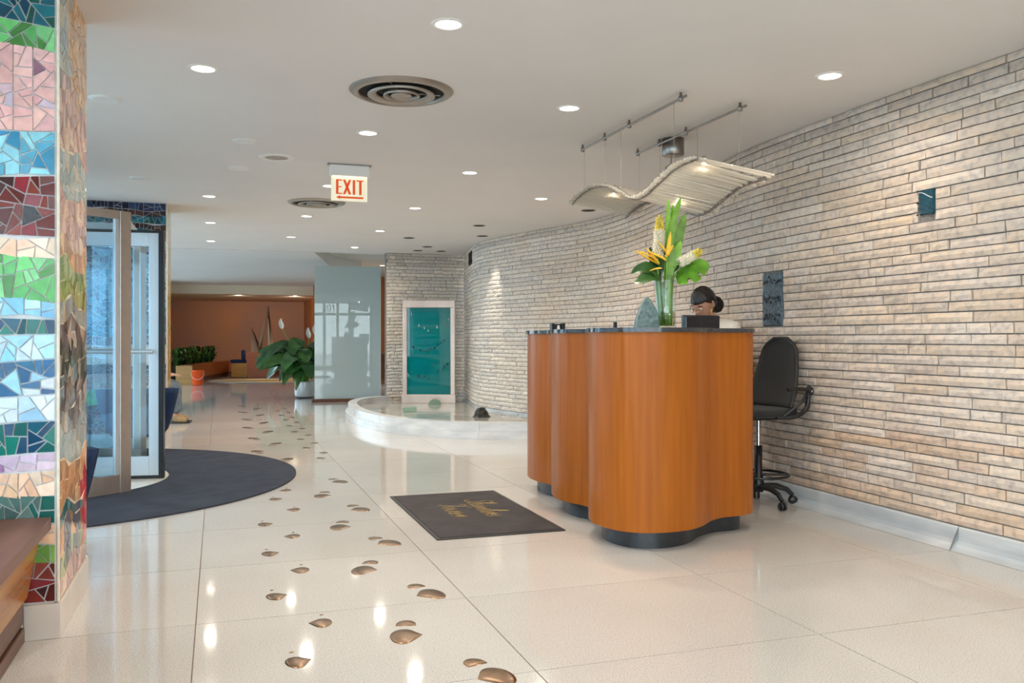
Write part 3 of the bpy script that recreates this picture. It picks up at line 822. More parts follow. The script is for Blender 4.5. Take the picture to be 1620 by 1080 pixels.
for a0, a1 in ((-96, -41), (41, 96)):
    q = MB(); arc_wall(q, DC, 1.035, 1.075, a0, a1, 14, 1.985, 2.045); q.build('top_rail', M['bronze_frame'], t)
    q = MB(); arc_wall(q, DC, 1.035, 1.075, a0, a1, 14, .008, .14); q.build('bottom_rail', M['bronze_frame'], t)
    e0, e1 = (a1 - 5.0, a1) if a0 < 0 else (a0, a0 + 5.0)
    q = MB(); arc_wall(q, DC, 1.025, 1.085, e0, e1, 3, .008, 2.045); q.build('door_post', M['bronze_frame'], t, bevel=.004)
    e2, e3 = (a1 - 6.6, a1 - 5.0) if a0 < 0 else (a0 + 5.0, a0 + 6.6)
    q = MB(); arc_wall(q, DC, 1.04, 1.07, e2, e3, 2, .14, 1.985); q.build('door_stile', M['alu'], t)
    e4, e5 = (a0, a0 + 3) if a0 < 0 else (a1 - 3, a1)
    q = MB(); arc_wall(q, DC, 1.03, 1.08, e4, e5, 2, .008, 2.045); q.build('door_post', M['bronze_frame'], t)
    q = MB(); arc_wall(q, DC, 1.052, 1.060, a0 + 3, a1 - 5.5, 14, .14, 1.985); q.build('curved_pane', M['door_glass'], t)
p0, p1 = arc(DC, 1.05, -41, 41, 1)
MB().box(p0[0] - .05, p0[0] - .02, p0[1] + .02, p1[1] - .02, 1.99, 2.045).build('header_beam', M['alu'], t)
MB().box(FX - .05, p0[0] - .05, DC[1] - .05, DC[1] + .05, 1.995, 2.045).build('header_beam', M['alu'], t)
MB().lathe([(.045, .01), (.045, 2.0)], 16, (DC[0], DC[1], 0)).build('door_shaft', M['alu'], t)
for ang in (-8, 82, 172, 262):
    mt = Matrix.Translation((DC[0], DC[1], 0)) @ Matrix.Rotation(math.radians(ang), 4, 'Z')
    def B(*a):
        m = MB(); m.M = mt; m.box(*a); return m
    f = B(.05, .12, -.022, .022, .035, 1.965)
    f.box(.91, .985, -.022, .022, .035, 1.965); f.box(.12, .91, -.022, .022, 1.855, 1.965); f.box(.12, .91, -.022, .022, .035, .185)
    wng = f.build('door_wing', M['alu'], t, bevel=.003)
    B(.12, .91, -.005, .005, .185, 1.855).build('pane', M['door_glass'], wng)
    for sd in (-1, 1):
        p = MB(); p.M = mt; p.tube([(.10, sd * .055, 1.02), (.95, sd * .055, 1.02)], .016, 10)
        for ux in (.14, .93): p.tube([(ux, sd * .02, 1.02), (ux, sd * .055, 1.02)], .009, 8)
        p.build('push_bar', M['alu'], wng)
    g = B(.985, 1.022, -.030, .030, .012, 1.985); g.box(.05, .985, -.02, .02, .012, .035); g.box(.05, .985, -.025, .025, 1.965, 1.985)
    g.build('rubber_seal', M['black'], wng)

# ------------------------------------------------------------------ navy tub chairs
def tub_chair(label, loc, rz):
    t = thing('tub_chair', label, 'chair', loc, rz, None)
    def shell(u, v):
        a = math.radians(-130 + 260 * u)
        r = .22 + .14 * v ** .6; z = .17 + (.40 if abs(a) > 1.9 else .40 + .06 * math.cos(a * .5)) * v
        return (-r * math.cos(a), r * math.sin(a), z)
    MB().grid(shell, 26, 8).build('shell', M['navy'], t, solid=.05, world=False)
    q = MB(); q.lathe([(.0, .16), (.20, .165), (.25, .24), (.285, .34), (.285, .40), (.26, .43), (0, .44)], 28); q.build('seat', M['navy'], t, world=False)
    for sx in (-1, 1):
        for sy in (-1, 1):
            MB().tube([(sx * .15, sy * .15, .165), (sx * .22, sy * .22, .0)], [.012, .009], 8).build('leg', M['chrome'], t, world=False)
    return t
tub_chair('navy tub chair partly hidden behind the bench pillar', (-.93, 4.98, 0), math.radians(30))
tub_chair('navy tub chair between the revolving door and the teal mosaic pillar', (-.755, 9.36, .012), math.radians(100))
tub_chair('navy tub chair under the seated person in grey trousers', (-.98, 12.5, 0), 0)

# ------------------------------------------------------------------ doormat with script lettering
t = thing('logo_mat', 'charcoal rubber backed mat with gold script lettering before the desk', 'mat', (1.54, 5.41, 0))
MB().box(1.152, 1.924, 4.71, 6.113, .0005, .007).build('rubber_border', M['mat_edge'], t, bevel=.003)
MB().box(1.175, 1.901, 4.733, 6.09, .0071, .0105).build('mat_pile', M['mat'], t, bevel=.001)
GL = {   # pen strokes, x right, y up, x-height .45, ascender 1
 'S': ([[(.62, .86), (.5, .98), (.3, .92), (.22, .74), (.38, .56), (.5, .36), (.42, .12), (.2, .0), (-.02, .08), (-.05, .22)]], .66),
 'h': ([[(.0, .0), (.10, .4), (.24, .95), (.16, 1.0), (.08, .5), (.05, .02)], [(.06, .2), (.2, .44), (.32, .42), (.28, .15), (.33, .0), (.44, .1)]], .42),
 'o': ([[(.3, .42), (.14, .42), (.04, .22), (.1, .02), (.26, .04), (.36, .25), (.3, .42), (.46, .38)]], .42),
 'r': ([[(.0, .0), (.08, .3), (.12, .45), (.24, .42), (.34, .40), (.28, .15), (.34, .0), (.44, .1)]], .42),
 'e': ([[(.0, .15), (.2, .22), (.3, .38), (.2, .45), (.07, .3), (.08, .08), (.2, .0), (.36, .12)]], .36),
 'l': ([[(.0, .12), (.16, .5), (.27, .9), (.2, 1.0), (.1, .6), (.07, .1), (.16, .0), (.28, .12)]], .27),
 'i': ([[(.0, .1), (.12, .44), (.08, .1), (.14, .0), (.26, .12)], [(.17, .62), (.2, .66)]], .25),
 'n': ([[(.0, .0), (.08, .42), (.06, .1), (.2, .42), (.32, .42), (.27, .12), (.34, .0), (.46, .12)]], .45),
 'T': ([[(-.06, .78), (.04, .94), (.3, .9), (.62, .96), (.74, 1.02)], [(.4, .92), (.3, .5), (.2, .1), (.04, -.02), (-.06, .08)]], .5),
 'w': ([[(.0, .4), (.06, .42), (.06, .08), (.16, .0), (.28, .2), (.3, .42), (.28, .1), (.38, .0), (.5, .2), (.52, .42), (.64, .38)]], .6),
 's': ([[(.0, .05), (.16, .44), (.22, .3), (.26, .1), (.14, .0), (.02, .06)]], .36)}
def script(word, x, y, size):
    m = MB(); cur = 0
    for ch in word:
        st, adv = GL[ch]
        for s_ in st:
            pts = spline([(p[0] + .22 * p[1], p[1]) for p in s_], 4)
            # baseline runs towards the camera (-y), letters stand towards +x
            L = [(x + q[1] * size * 1.15, y - (cur + q[0]) * size) for q in pts]
            for a, b in zip(L, L[1:]):
                dx, dy = b[0] - a[0], b[1] - a[1]; l = math.hypot(dx, dy) or 1
                w = .003 + .0036 * abs(dx) / l
                nx, ny = -dy / l * w, dx / l * w
                ex, ey = dx / l * .003, dy / l * .003
                m.prism([(a[0] + nx - ex, a[1] + ny - ey), (b[0] + nx + ex, b[1] + ny + ey), (b[0] - nx + ex, b[1] - ny + ey), (a[0] - nx - ex, a[1] - ny - ey)], .0106, .0113)
        cur += adv
    return m
script('Shoreline', 1.600, 5.78, .158).build('lettering', M['gold'], t)
script('Towers', 1.395, 5.66, .158).build('lettering', M['gold'], t)

# ------------------------------------------------------------------ bronze shoe prints set in the floor
def egg(L, W, side=1, n=30):
    """half heart: a rounded ball of the foot drawn out to a tip at the inner side"""
    E_ = [(W / 2 * math.cos(2 * PI * k / n) * (1 - .10 * math.sin(2 * PI * k / n)), L / 2 * math.sin(2 * PI * k / n)) for k in range(n)]
    E_ = [(x - W * .06, y) for x, y in E_] + [(W * .66, -L * .10), (W * .655, -L * .075)]
    E_.sort()
    def half(P_):
        h = []
        for p in P_:
            while len(h) > 1 and (h[-1][0] - h[-2][0]) * (p[1] - h[-2][1]) - (h[-1][1] - h[-2][1]) * (p[0] - h[-2][0]) <= 0: h.pop()
            h.append(p)
        return h
    H = half(E_)[:-1] + half(E_[::-1])[:-1]
    return [(x * side, y) for x, y in H]
def dome(mb, poly, h):
    n = len(poly); cx = sum(p[0] for p in poly) / n; cy = sum(p[1] for p in poly) / n
    rings = [(1.0, .0006), (.97, h * .45), (.8, h * .8), (.5, h), (.01, h * 1.05)]
    vs = []
    if sum(poly[i][0] * poly[(i + 1) % n][1] - poly[(i + 1) % n][0] * poly[i][1] for i in range(n)) < 0: poly = poly[::-1]
    for f, z in rings:
        for p in poly: vs.append((cx + (p[0] - cx) * f, cy + (p[1] - cy) * f, z))
    fs = [(r * n + i, r * n + (i + 1) % n, (r + 1) * n + (i + 1) % n, (r + 1) * n + i) for r in range(len(rings) - 1) for i in range(n)]
    mb.add(vs, fs, True); return mb
def heel_shape(W, L):
    return [(-W / 2, L * .45), (W / 2, L * .45)] + [(W / 2 * math.cos(a), L * .2 + L * .65 * -math.sin(a)) for a in [PI * k / 10 for k in range(0, 11)]]
def print_mesh(kind, side):
    """toes towards +y; returns meshes"""
    if kind == 'big':
        s_ = dome(MB(), egg(.165, .100, side), .0035); h_ = MB(); h_.M = None
        hp = [(p[0], p[1] - .155) for p in heel_shape(.078, .075)]
        dome(h_, hp, .003)
    else:
        s_ = dome(MB(), egg(.112, .074, side), .0035); h_ = MB()
        hp = [(.008 * math.cos(2 * PI * k / 12), -.105 + .008 * math.sin(2 * PI * k / 12)) for k in range(12)]
        dome(h_, hp, .002)
    return s_, h_
PROTO = {}
ordn = ['nearest', 'second nearest', 'third nearest', 'fourth nearest', 'fifth nearest', 'sixth nearest', 'seventh nearest', 'eighth nearest', 'ninth nearest', 'tenth nearest',
        'eleventh nearest', 'twelfth nearest', 'thirteenth nearest', 'fourteenth nearest', 'fifteenth nearest', 'sixteenth nearest']
def put_print(kind, x, y, rz, side, label, group, only_sole=False):
    key = (kind, side)
    if key not in PROTO:
        t = thing('shoe_print', label, 'shoe print', (x, y, .0), rz, group)
        s_, h_ = print_mesh(kind, side)
        s_.build('sole', M['inlay'], t, world=False); h_.build('heel', M['inlay'], t, world=False)
        PROTO[key] = t
    else:
        t = copy_tree(PROTO[key]); t.location = (x, y, 0); t.rotation_euler = (0, 0, rz); t['label'] = label; t['group'] = group
    return t
big_near = [(.877, 2.75, .838, 2.897), (.666, 3.231, .706, 3.40), (.887, 3.728, .843, 3.886), (.665, 4.22, .732, 4.372), (.891, 4.738, .832, 4.882), (.684, 5.228, .729, 5.398), (.888, 5.728, .851, 5.89), (.702, 6.315, .743, 6.478), (.908, 6.896, .868, 7.042)]
for i, (a, b, c, d) in enumerate(big_near):
    rz = math.atan2(-(a - c), (b - d))
    put_print('big', a, b, rz, 1 if a > .78 else -1, 'broad bronze shoe print, %s in the trail beside the logo mat' % ordn[i], 'broad bronze shoe prints by the logo mat')
big_far = [(.612, 8.352, .575, 8.19), (.364, 9.025, .393, 8.841), (.591, 9.637, .537, 9.483), (.371, 10.231, .421, 10.046), (.58, 10.918, .528, 10.755), (.344, 11.491, .397, 11.304), (.586, 12.092, .545, 11.947), (.365, 12.667, .412, 12.531), (.593, 13.345, .538, 13.153), (.338, 13.958, .405, 13.769), (.598, 14.6, .549, 14.433), (.368, 15.184, .416, 15.02)]
for i, (a, b, c, d) in enumerate(big_far):
    rz = math.atan2(-(a - c), (b - d))
    put_print('big', a, b, rz, -1 if a > .48 else 1, 'broad bronze shoe print, %s in the trail beyond the navy mat' % ordn[i], 'broad bronze shoe prints beyond the navy mat')
small_near = [(.261, 3.092), (.385, 3.488), (.239, 3.91), (.378, 4.317), (.256, 4.699), (.40, 5.075), (.27, 5.452), (.469, 5.861), (.382, 6.287), (.473, 6.627)]
for i, (a, b) in enumerate(small_near):
    side = -1 if i % 2 == 0 else 1
    put_print('small', a, b, PI + (.12 if side < 0 else -.12), side, 'small bronze shoe print, %s in the trail before the navy mat' % ordn[i], 'small bronze shoe prints by the navy mat')
small_far = [(.913, 8.32), (1.006, 8.711), (.86, 9.151), (1.007, 9.548), (.874, 9.97), (1.017, 10.354), (.872, 10.781), (1.017, 11.151), (.868, 11.548), (1.014, 11.979), (.885, 12.405), (1.03, 12.8), (.88, 13.209), (1.04, 13.616), (.884, 14.009), (1.032, 14.454)]
for i, (a, b) in enumerate(small_far):
    side = 1 if a > .95 else -1
    put_print('small', a - (0.022 if a > 1.003 else 0), b, -.12 * side, -side, 'small bronze shoe print, %s in the far trail along the floor joint' % ordn[i], 'small bronze shoe prints along the floor joint')

# ------------------------------------------------------------------ reception desk
outer = [(3.035, 4.62), (3.03, 4.50), (2.985, 4.40), (2.90, 4.345), (2.82, 4.330), (2.73, 4.322), (2.62, 4.265), (2.52, 4.175), (2.41, 4.108), (2.27, 4.080), (2.14, 4.10), (2.04, 4.17), (1.985, 4.29),
         (1.972, 4.43), (2.01, 4.58), (2.085, 4.70), (2.135, 4.80), (2.115, 4.92), (2.070, 5.04), (2.055, 5.18), (2.08, 5.34), (2.14, 5.47), (2.205, 5.585), (2.205, 5.70), (2.172, 5.82), (2.163, 5.96),
         (2.185, 6.10), (2.235, 6.22), (2.33, 6.31)]
inner = [(2.62, 6.31), (2.64, 6.0), (2.62, 5.6), (2.54, 5.2), (2.60, 4.90), (2.78, 4.78), (3.035, 4.78)]
out_s = spline(outer, 6); inn_s = spline(inner, 5)
desk_poly = out_s + inn_s
def offset(poly, d):
    n = len(poly); a = sum(poly[i][0] * poly[(i + 1) % n][1] - poly[(i + 1) % n][0] * poly[i][1] for i in range(n)); sg = 1 if a > 0 else -1
    o_ = []
    for i in range(n):
        p, q = poly[i - 1], poly[(i + 1) % n]; tx, ty = q[0] - p[0], q[1] - p[1]; l = math.hypot(tx, ty) or 1
        o_.append((poly[i][0] + sg * ty / l * d, poly[i][1] - sg * tx / l * d))
    return o_
t = thing('reception_desk', 'tall cherry wood reception desk with wavy sides and black granite top', 'desk', (2.4, 5.0, 0))
MB().prism(desk_poly, .10, 1.157, smooth=True).build('desk_body', M['cherry'], t)
MB().prism(offset(desk_poly, -.075), .0, .10, smooth=True).build('plinth', M['plinth'], t)
MB().prism(offset(desk_poly, .012), 1.157, 1.181, smooth=True).build('granite_top', M['granite'], t, bevel=.004)
MB().prism([(2.56, 5.0), (2.66, 4.80), (3.03, 4.80), (3.03, 5.02), (2.95, 5.1), (2.92, 5.6), (2.66, 5.7)], .72, .75).build('work_surface', M['cherry'], t)

# things on the desk
t = thing('card_holder', 'small black card holder at the far end of the desk', 'card holder', (2.42, 6.02, 1.181))
MB().box(2.34, 2.36, 6.00, 6.05, 1.181, 1.235).build('side_block', M['black'], t, bevel=.003)
MB().box(2.425, 2.445, 6.00, 6.05, 1.181, 1.237).build('side_block', M['black'], t, bevel=.003)
MB().box(2.36, 2.425, 6.03, 6.045, 1.181, 1.232).build('back_plate', M['black'], t)
q = MB(); q.add([(2.385, 6.0, 1.182), (2.405, 6.0, 1.182), (2.410, 6.028, 1.222), (2.395, 6.028, 1.222), (2.385, 6.028, 1.182), (2.405, 6.028, 1.182)], [(0, 1, 2, 3), (0, 3, 4), (1, 5, 2), (0, 4, 5, 1), (4, 3, 2, 5)]); q.build('card', M['white'], t)
q = MB().box(2.440, 2.462, 5.145, 5.165, 1.181, 1.231)
tag(q.build('black_stand', M['black'], bevel=.003), 'small upright black stand on the granite top left of the green stone', 'stand')
# green stone award
t = thing('stone_award', 'rough triangular green stone award on a clear base beside the vase', 'award', (2.39, 4.62, 1.181))
MB().box(2.31, 2.49, 4.585, 4.655, 1.181, 1.189).build('clear_base', M['clear'], t, bevel=.003)
q = MB()
sec = [(-.078, 0), (-.070, .05), (-.045, .12), (-.015, .172), (.0, .180), (.025, .165), (.058, .10), (.066, .05), (.075, 0)]
k = len(sec)
fr = [(2.40 + a, 4.592 + .008 * math.sin(a * 90) + .014 * b / .18, 1.189 + b) for a, b in sec]; bk = [(2.40 + a * .92, 4.648 - .02 * b / .18, 1.189 + b) for a, b in sec]
q.add(fr + bk, [tuple(range(k))[::-1], tuple(range(k, 2 * k))] + [(i, (i + 1) % k, k + (i + 1) % k, k + i) for i in range(k)])
q.build('stone', M['award'], t)
# monitor
t = thing('computer_monitor', 'black computer monitor seen from behind on the desk', 'monitor', (2.935, 4.90, .75))
mt = Matrix.Translation((2.935, 4.90, 0)) @ Matrix.Rotation(math.radians(8), 4, 'Z')
q = MB(); q.M = mt; q.box(-.145, .145, -.012, .014, .99, 1.272); q.build('screen_shell', M['monitor'], t, bevel=.004)
q = MB(); q.M = mt; q.box(-.145, -.02, -.034, -.012, 1.02, 1.266); q.build('rear_bulge', M['monitor'], t, bevel=.006)
q = MB(); q.M = mt; q.box(-.135, .135, .0145, .0155, 1.0, 1.252); q.build('screen', M['facade_win'], t)
q = MB(); q.M = mt; q.box(-.02, .02, -.03, -.012, .76, 1.05); q.box(-.10, .10, -.06, .08, .7505, .762); q.build('monitor_stand', M['black'], t)
# vase
VX, VY, VZ = 2.572, 4.70, 1.181
t = thing('glass_vase', 'tall clear glass vase flaring at the rim on the desk', 'vase', (VX, VY, VZ))
MB().lathe([(0, .001), (.055, .001), (.060, .006), (.061, .1), (.064, .2), (.072, .28), (.082, .32), (.079, .32), (.069, .28), (.060, .2), (.057, .1), (.055, .016), (0, .014)], 40, (VX, VY, VZ)).build('vase_wall', M['vase_glass'], t)
MB().lathe([(0, .017), (.0535, .017), (.0555, .105), (.0, .105)], 32, (VX, VY, VZ)).build('vase_water', M['water'], t)

# flower arrangement
RV = Vector((math.cos(math.radians(18.67)), -math.sin(math.radians(18.67)), 0)); FV = Vector((math.sin(math.radians(18.67)), math.cos(math.radians(18.67)), 0))
UP = Vector((0, 0, 1)); VB = Vector((VX, VY, VZ))
def V3(r, f, z): return VB + RV * r + FV * f + Vector((0, 0, z))
t = thing('flower_arrangement', 'tall bouquet of yellow and white flowers with green leaves in the vase', 'flowers', (VX, VY, VZ + .02))
def blade(name, mat, pts, widths, normal, parent, fold=.25, nseg=16, world=True, notch=None):
    path = spline([tuple(p) for p in pts], max(2, nseg // (len(pts) - 1))); m = len(path); q = MB(); vs = []
    for i, p in enumerate(path):
        tt = (path[min(i + 1, m - 1)] - path[max(i - 1, 0)]).normalized()
        sd = tt.cross(Vector(normal)).normalized(); up = sd.cross(tt).normalized()
        u = i / (m - 1); w = lerp_table(widths, u)
        for k in (-2, -1, 0, 1, 2):
            ww = w
            if notch and abs(k) == 2: ww = w * notch(u, k)
            vs.append(p + sd * ww * k / 4 - up * (-abs(k) / 4) * w * fold)
    fs = [(i * 5 + k, i * 5 + k + 1, (i + 1) * 5 + k + 1, (i + 1) * 5 + k) for i in range(m - 1) for k in range(4)]
    q.add(vs, fs, True)
    return q.build(name, mat, parent, world=world)
LW = [(0, .12), (.2, .8), (.45, 1.0), (.75, .62), (1, .02)]
def wl(w, T=LW): return [(a, b * w) for a, b in T]
for (r0, f0, r1, f1) in ((-.02, .01, .0, .02), (.015, -.02, .02, -.01), (.0, .025, -.03, .03), (.028, .012, .05, .01), (-.03, -.015, -.05, -.01), (.0, -.03, .01, -.02), (-.035, .01, -.06, .02)):
    q = MB(); q.tube([V3(r0, f0, .02), V3((r0 + r1) / 2 * .9, (f0 + f1) / 2, .16), V3(r1, f1, .36)], .0075, 8); q.build('stem', M['stem'], t)
q = MB(); q.tube([V3(.018, -.035, .02), V3(.022, -.035, .18), V3(.02, -.02, .45)], .014, 10); q.build('stem', M['stem'], t)
SW = [(0, .5), (.3, .9), (.6, 1.0), (.85, .7), (1, .05)]
for pts, w in (([V3(.0, .0, .30), V3(.01, 0, .5), V3(.016, 0, .66), V3(.016, 0, .79)], .034), ([V3(.01, .02, .32), V3(.03, .02, .5), V3(.044, .02, .64), V3(.048, .02, .765)], .030),
               ([V3(.01, -.01, .30), V3(.022, -.01, .50), V3(.050, -.01, .66), V3(.09, -.01, .80)], .044), ([V3(.02, .01, .30), V3(.055, .0, .46), V3(.085, 0, .58), V3(.118, 0, .700)], .062),
               ([V3(.02, -.02, .33), V3(.055, -.03, .43), V3(.085, -.03, .53)], .05), ([V3(.02, -.035, .28), V3(.026, -.04, .40), V3(.035, -.04, .52)], .040)):
    blade('leaf', M['lime'], pts, wl(w, SW), -FV, t, .2)
for pts, w, m in (([V3(-.03, 0, .31), V3(-.10, -.03, .36), V3(-.16, -.03, .36), V3(-.215, -.03, .33)], .09, 'leaf'), ([V3(-.03, -.02, .30), V3(-.10, -.05, .315), V3(-.16, -.06, .29), V3(-.20, -.05, .28)], .085, 'leaf_b'),
                  ([V3(-.02, .02, .33), V3(-.06, .03, .42), V3(-.09, .03, .50)], .08, 'leaf'), ([V3(0, .03, .33), V3(.06, .05, .40), V3(.09, .05, .46)], .08, 'leaf'),
                  ([V3(-.02, .0, .36), V3(-.04, .02, .5), V3(-.02, .03, .64)], .08, 'leaf_b'), ([V3(-.03, .02, .35), V3(-.09, .06, .36), V3(-.13, .08, .40)], .08, 'leaf')):
    blade('leaf', M[m], pts, wl(w), (UP * .55 - FV * .85) if abs(pts[-1].z - pts[0].z) < .12 else -FV, t, .25)
# split monstera leaf
ql = MB()
ctr = [V3(.06, -.03, .30), V3(.12, -.05, .325), V3(.18, -.05, .365), V3(.245, -.04, .40)]
blade('monstera_leaf', M['monstera'], ctr, [(0, .08), (.12, .14), (.35, .19), (.65, .17), (.88, .10), (1, .015)], (-FV * .75 + Vector((0, 0, .75))), t, .12, 30,
      notch=lambda u, k: (.45 if k == 2 and (.28 < u < .36 or .56 < u < .62) else 1.0))
q = MB(); q.tube([V3(.01, -.02, .2), V3(.03, -.03, .29), V3(.06, -.03, .33)], .004, 6); q.build('stem', M['stem'], t)
# yellow heliconia bracts
for pts, w in (([V3(-.06, -.03, .39), V3(-.12, -.04, .42), V3(-.205, -.04, .475)], .018), ([V3(-.05, -.04, .385), V3(-.09, -.05, .43), V3(-.13, -.05, .49)], .020), ([V3(-.06, -.03, .41), V3(-.13, -.03, .45), V3(-.18, -.03, .465)], .014),
               ([V3(.0, -.05, .40), V3(-.05, -.05, .43), V3(-.125, -.05, .465)], .018), ([V3(.005, -.05, .44), V3(-.02, -.05, .47), V3(-.065, -.05, .535)], .018), ([V3(.002, -.05, .44), V3(.012, -.05, .51), V3(.022, -.05, .585)], .016),
               ([V3(-.005, -.05, .43), V3(.02, -.055, .47), V3(.035, -.05, .505)], .014), ([V3(-.03, -.05, .36), V3(-.07, -.06, .355), V3(-.11, -.06, .345)], .012)):
    blade('bract', M['helic'], pts, wl(w * 1.7, [(0, .7), (.3, 1), (.7, .7), (1, .03)]), Vector((0, 0, 1)) - FV * .6, t, .7)
q = MB(); q.tube([V3(0, -.04, .3), V3(.0, -.05, .44)], .006, 6); q.build('stem', M['stem'], t)
def spike(p0, p1, r, n, label):
    ax = p1 - p0; L = ax.length; ax.normalize(); a = ax.orthogonal().normalized(); b = ax.cross(a)
    q = MB(); q.tube([p0 - ax * .05, p0 + ax * L], [.006, .003], 6); sp = q.build('flower_spike', M['stem'], t)
    fl, bu = MB(), MB()
    for k in range(n):
        u = k / n; w = k * 2.39996
        rr = r * (1 - .25 * u) * (.35 if u > .93 else 1) * rnd.uniform(.8, 1.15)
        c = p0 + ax * (L * u) + (a * math.cos(w) + b * math.sin(w)) * rr * .8
        o_ = (a * math.cos(w) + b * math.sin(w))
        if u < .62:
            for j in range(5):
                an = j * 2 * PI / 5; d = (ax * math.cos(an) + o_.cross(ax) * math.sin(an))
                fl.add([c, c + d * .010 + o_ * .003 + d.cross(o_) * .004, c + d * .015 + o_ * .008, c + d * .010 + o_ * .003 - d.cross(o_) * .004], [(0, 1, 2, 3)])
            fl.tube([c, c + o_ * .010], .0008, 4)
        else:
            bu.ball(c, .0058 * (1.25 - .6 * (u - .6) / .4), 6, 5)
    f1 = fl.build('florets', M['floret'], sp); f1['kind'] = 'stuff'; f2 = bu.build('buds', M['bud'], sp); f2['kind'] = 'stuff'
spike(V3(-.048, -.01, .44), V3(-.035, -.01, .69), .036, 200, '')
spike(V3(.075, -.07, .395), V3(.205, -.07, .47), .030, 130, '')

# ------------------------------------------------------------------ drafting stool
def stool(label, loc, rz):
    t = thing('drafting_stool', label, 'office chair', loc, rz)
    K = dict(world=False)
    for k in range(5):
        a = 2 * PI * k / 5 + .25
        c, s_ = math.cos(a), math.sin(a)
        lg = MB().tube([(.03 * c, .03 * s_, .125), (.12 * c, .12 * s_, .125), (.20 * c, .20 * s_, .10), (.238 * c, .238 * s_, .062)], [.022, .02, .016, .014], 8).build('base_arm', M['black'], t, **K)
        w = MB()
        for d in (-.013, .013):
            w.M = Matrix.Translation((.242 * c - d * s_, .242 * s_ + d * c, .0285)) @ Matrix.Rotation(a, 4, 'Z') @ Matrix.Rotation(PI / 2, 4, 'X')
            w.lathe([(0, -.009), (.022, -.009), (.028, -.004), (.028, .004), (.022, .009), (0, .009)], 14)
        w.build('caster', M['black'], lg, **K)
    MB().lathe([(0, .09), (.035, .09), (.038, .15), (.03, .2), (.026, .21), (.026, .40), (0, .40)], 18).build('column', M['black'], t, **K)
    MB().lathe([(.014, .40), (.014, .60)], 14).build('gas_lift', M['chrome'], t, **K)
    q = MB(); q.tube([(.20 * math.cos(2 * PI * k / 40), .20 * math.sin(2 * PI * k / 40), .205) for k in range(40)], .009, 8, closed=True)
    for k in range(3):
        a = k * 2 * PI / 3 + .5; q.tube([(.03 * math.cos(a), .03 * math.sin(a), .205), (.20 * math.cos(a), .20 * math.sin(a), .205)], .008, 6)
    q.build('foot_ring', M['black'], t, **K)
    # seat faces +x
    def seat(u, v):
        a = 2 * PI * u
        ex = .5
        cx = math.copysign(abs(math.cos(a)) ** ex, math.cos(a)); cy = math.copysign(abs(math.sin(a)) ** ex, math.sin(a))
        R = [(0, .600), (.8, .600), (.96, .612), (1.0, .630), (.97, .652), (.8, .660), (0, .655)][round(v * 6)]
        return (.02 + .225 * cx * R[0], .225 * cy * R[0], R[1] - (.02 if cx * R[0] > .8 else 0))
    MB().grid(seat, 40, 6, True, True).build('seat', M['mesh_black'], t, **K)
    MB().box(-.10, .10, -.07, .07, .575, .602).build('mechanism', M['black'], t, bevel=.006, **K)
    def back(u, v):
        y = (u - .5) * 2; h = v
        w = .205 * (1 - .30 * max(0, h - .3) / .7) * (1 if h < .78 else math.sqrt(max(.0, 1 - ((h - .78) / .22) ** 2 * .82)))
        x = -.135 - .105 * h - .015 * math.sin(h * PI) + .04 * y * y
        return (x, y * w, .665 + .46 * h)
    MB().grid(back, 14, 16).build('backrest', M['mesh_black'], t, solid=.022, **K)
    rim = [back(0, v / 12) for v in range(13)] + [back(u / 8, 1) for u in range(1, 8)] + [back(1, 1 - v / 12) for v in range(13)]
    MB().tube(rim, .012, 6).build('back_frame', M['black'], t, **K)
    for sg in (-1, 1):
        q = MB(); q.tube(spline([(.02, sg * .19, .605), (-.10, sg * .235, .61), (-.19, sg * .245, .66), (-.215, sg * .24, .76), (-.235, sg * .225, .80)], 5), .016, 8)
        q.tube(spline([(-.02, sg * .215, .612), (-.13, sg * .255, .70), (-.215, sg * .245, .79)], 5), .010, 8)
        q.ball((-.225, sg * .242, .775), (.032, .018, .032), 12, 8)
        q.tube(spline([(-.22, sg * .255, .78), (-.15, sg * .27, .79), (-.05, sg * .275, .795), (.0, sg * .272, .79)], 4), .012, 8)
        q.build('armrest', M['black'], t, **K)
        MB().ball((-.222, sg * .262, .775), (.010, .006, .010), 10, 6).build('pivot_cap', M['chrome'], t, **K)
    return t
stool('empty black drafting stool with a tall mesh back against the stone wall', (3.465, 5.045, 0), math.radians(188))
stool('black drafting stool under the receptionist behind the desk', (3.515, 5.72, 0), math.radians(209))

# ------------------------------------------------------------------ people
def skin_mesh(joints, edges, root):
    names = list(joints); me = bpy.data.meshes.new('tmp')
    me.from_pydata([joints[n][0] for n in names], [(names.index(a), names.index(b)) for a, b in edges], []); me.update()
    o = bpy.data.objects.new('tmp', me); COL.objects.link(o)
    o.modifiers.new('s', 'SKIN'); me.skin_vertices.items() if False else None
    if not me.skin_vertices:
        bpy.context.view_layer.objects.active = o
    sv = me.skin_vertices[0].data
    for i, n in enumerate(names):
        r = joints[n][1]; r = r if isinstance(r, tuple) else (r, r); sv[i].radius = r; sv[i].use_root = (n == root)
    m = o.modifiers.new('b', 'SUBSURF'); m.levels = 2; m.render_levels = 2
    dg = bpy.context.evaluated_depsgraph_get(); dg.update()
    ev = o.evaluated_get(dg); e = ev.to_mesh()
    V = [v.co.copy() for v in e.vertices]; F = [list(p.vertices) for p in e.polygons]
    ev.to_mesh_clear(); bpy.data.objects.remove(o); bpy.data.meshes.remove(me)
    return V, F
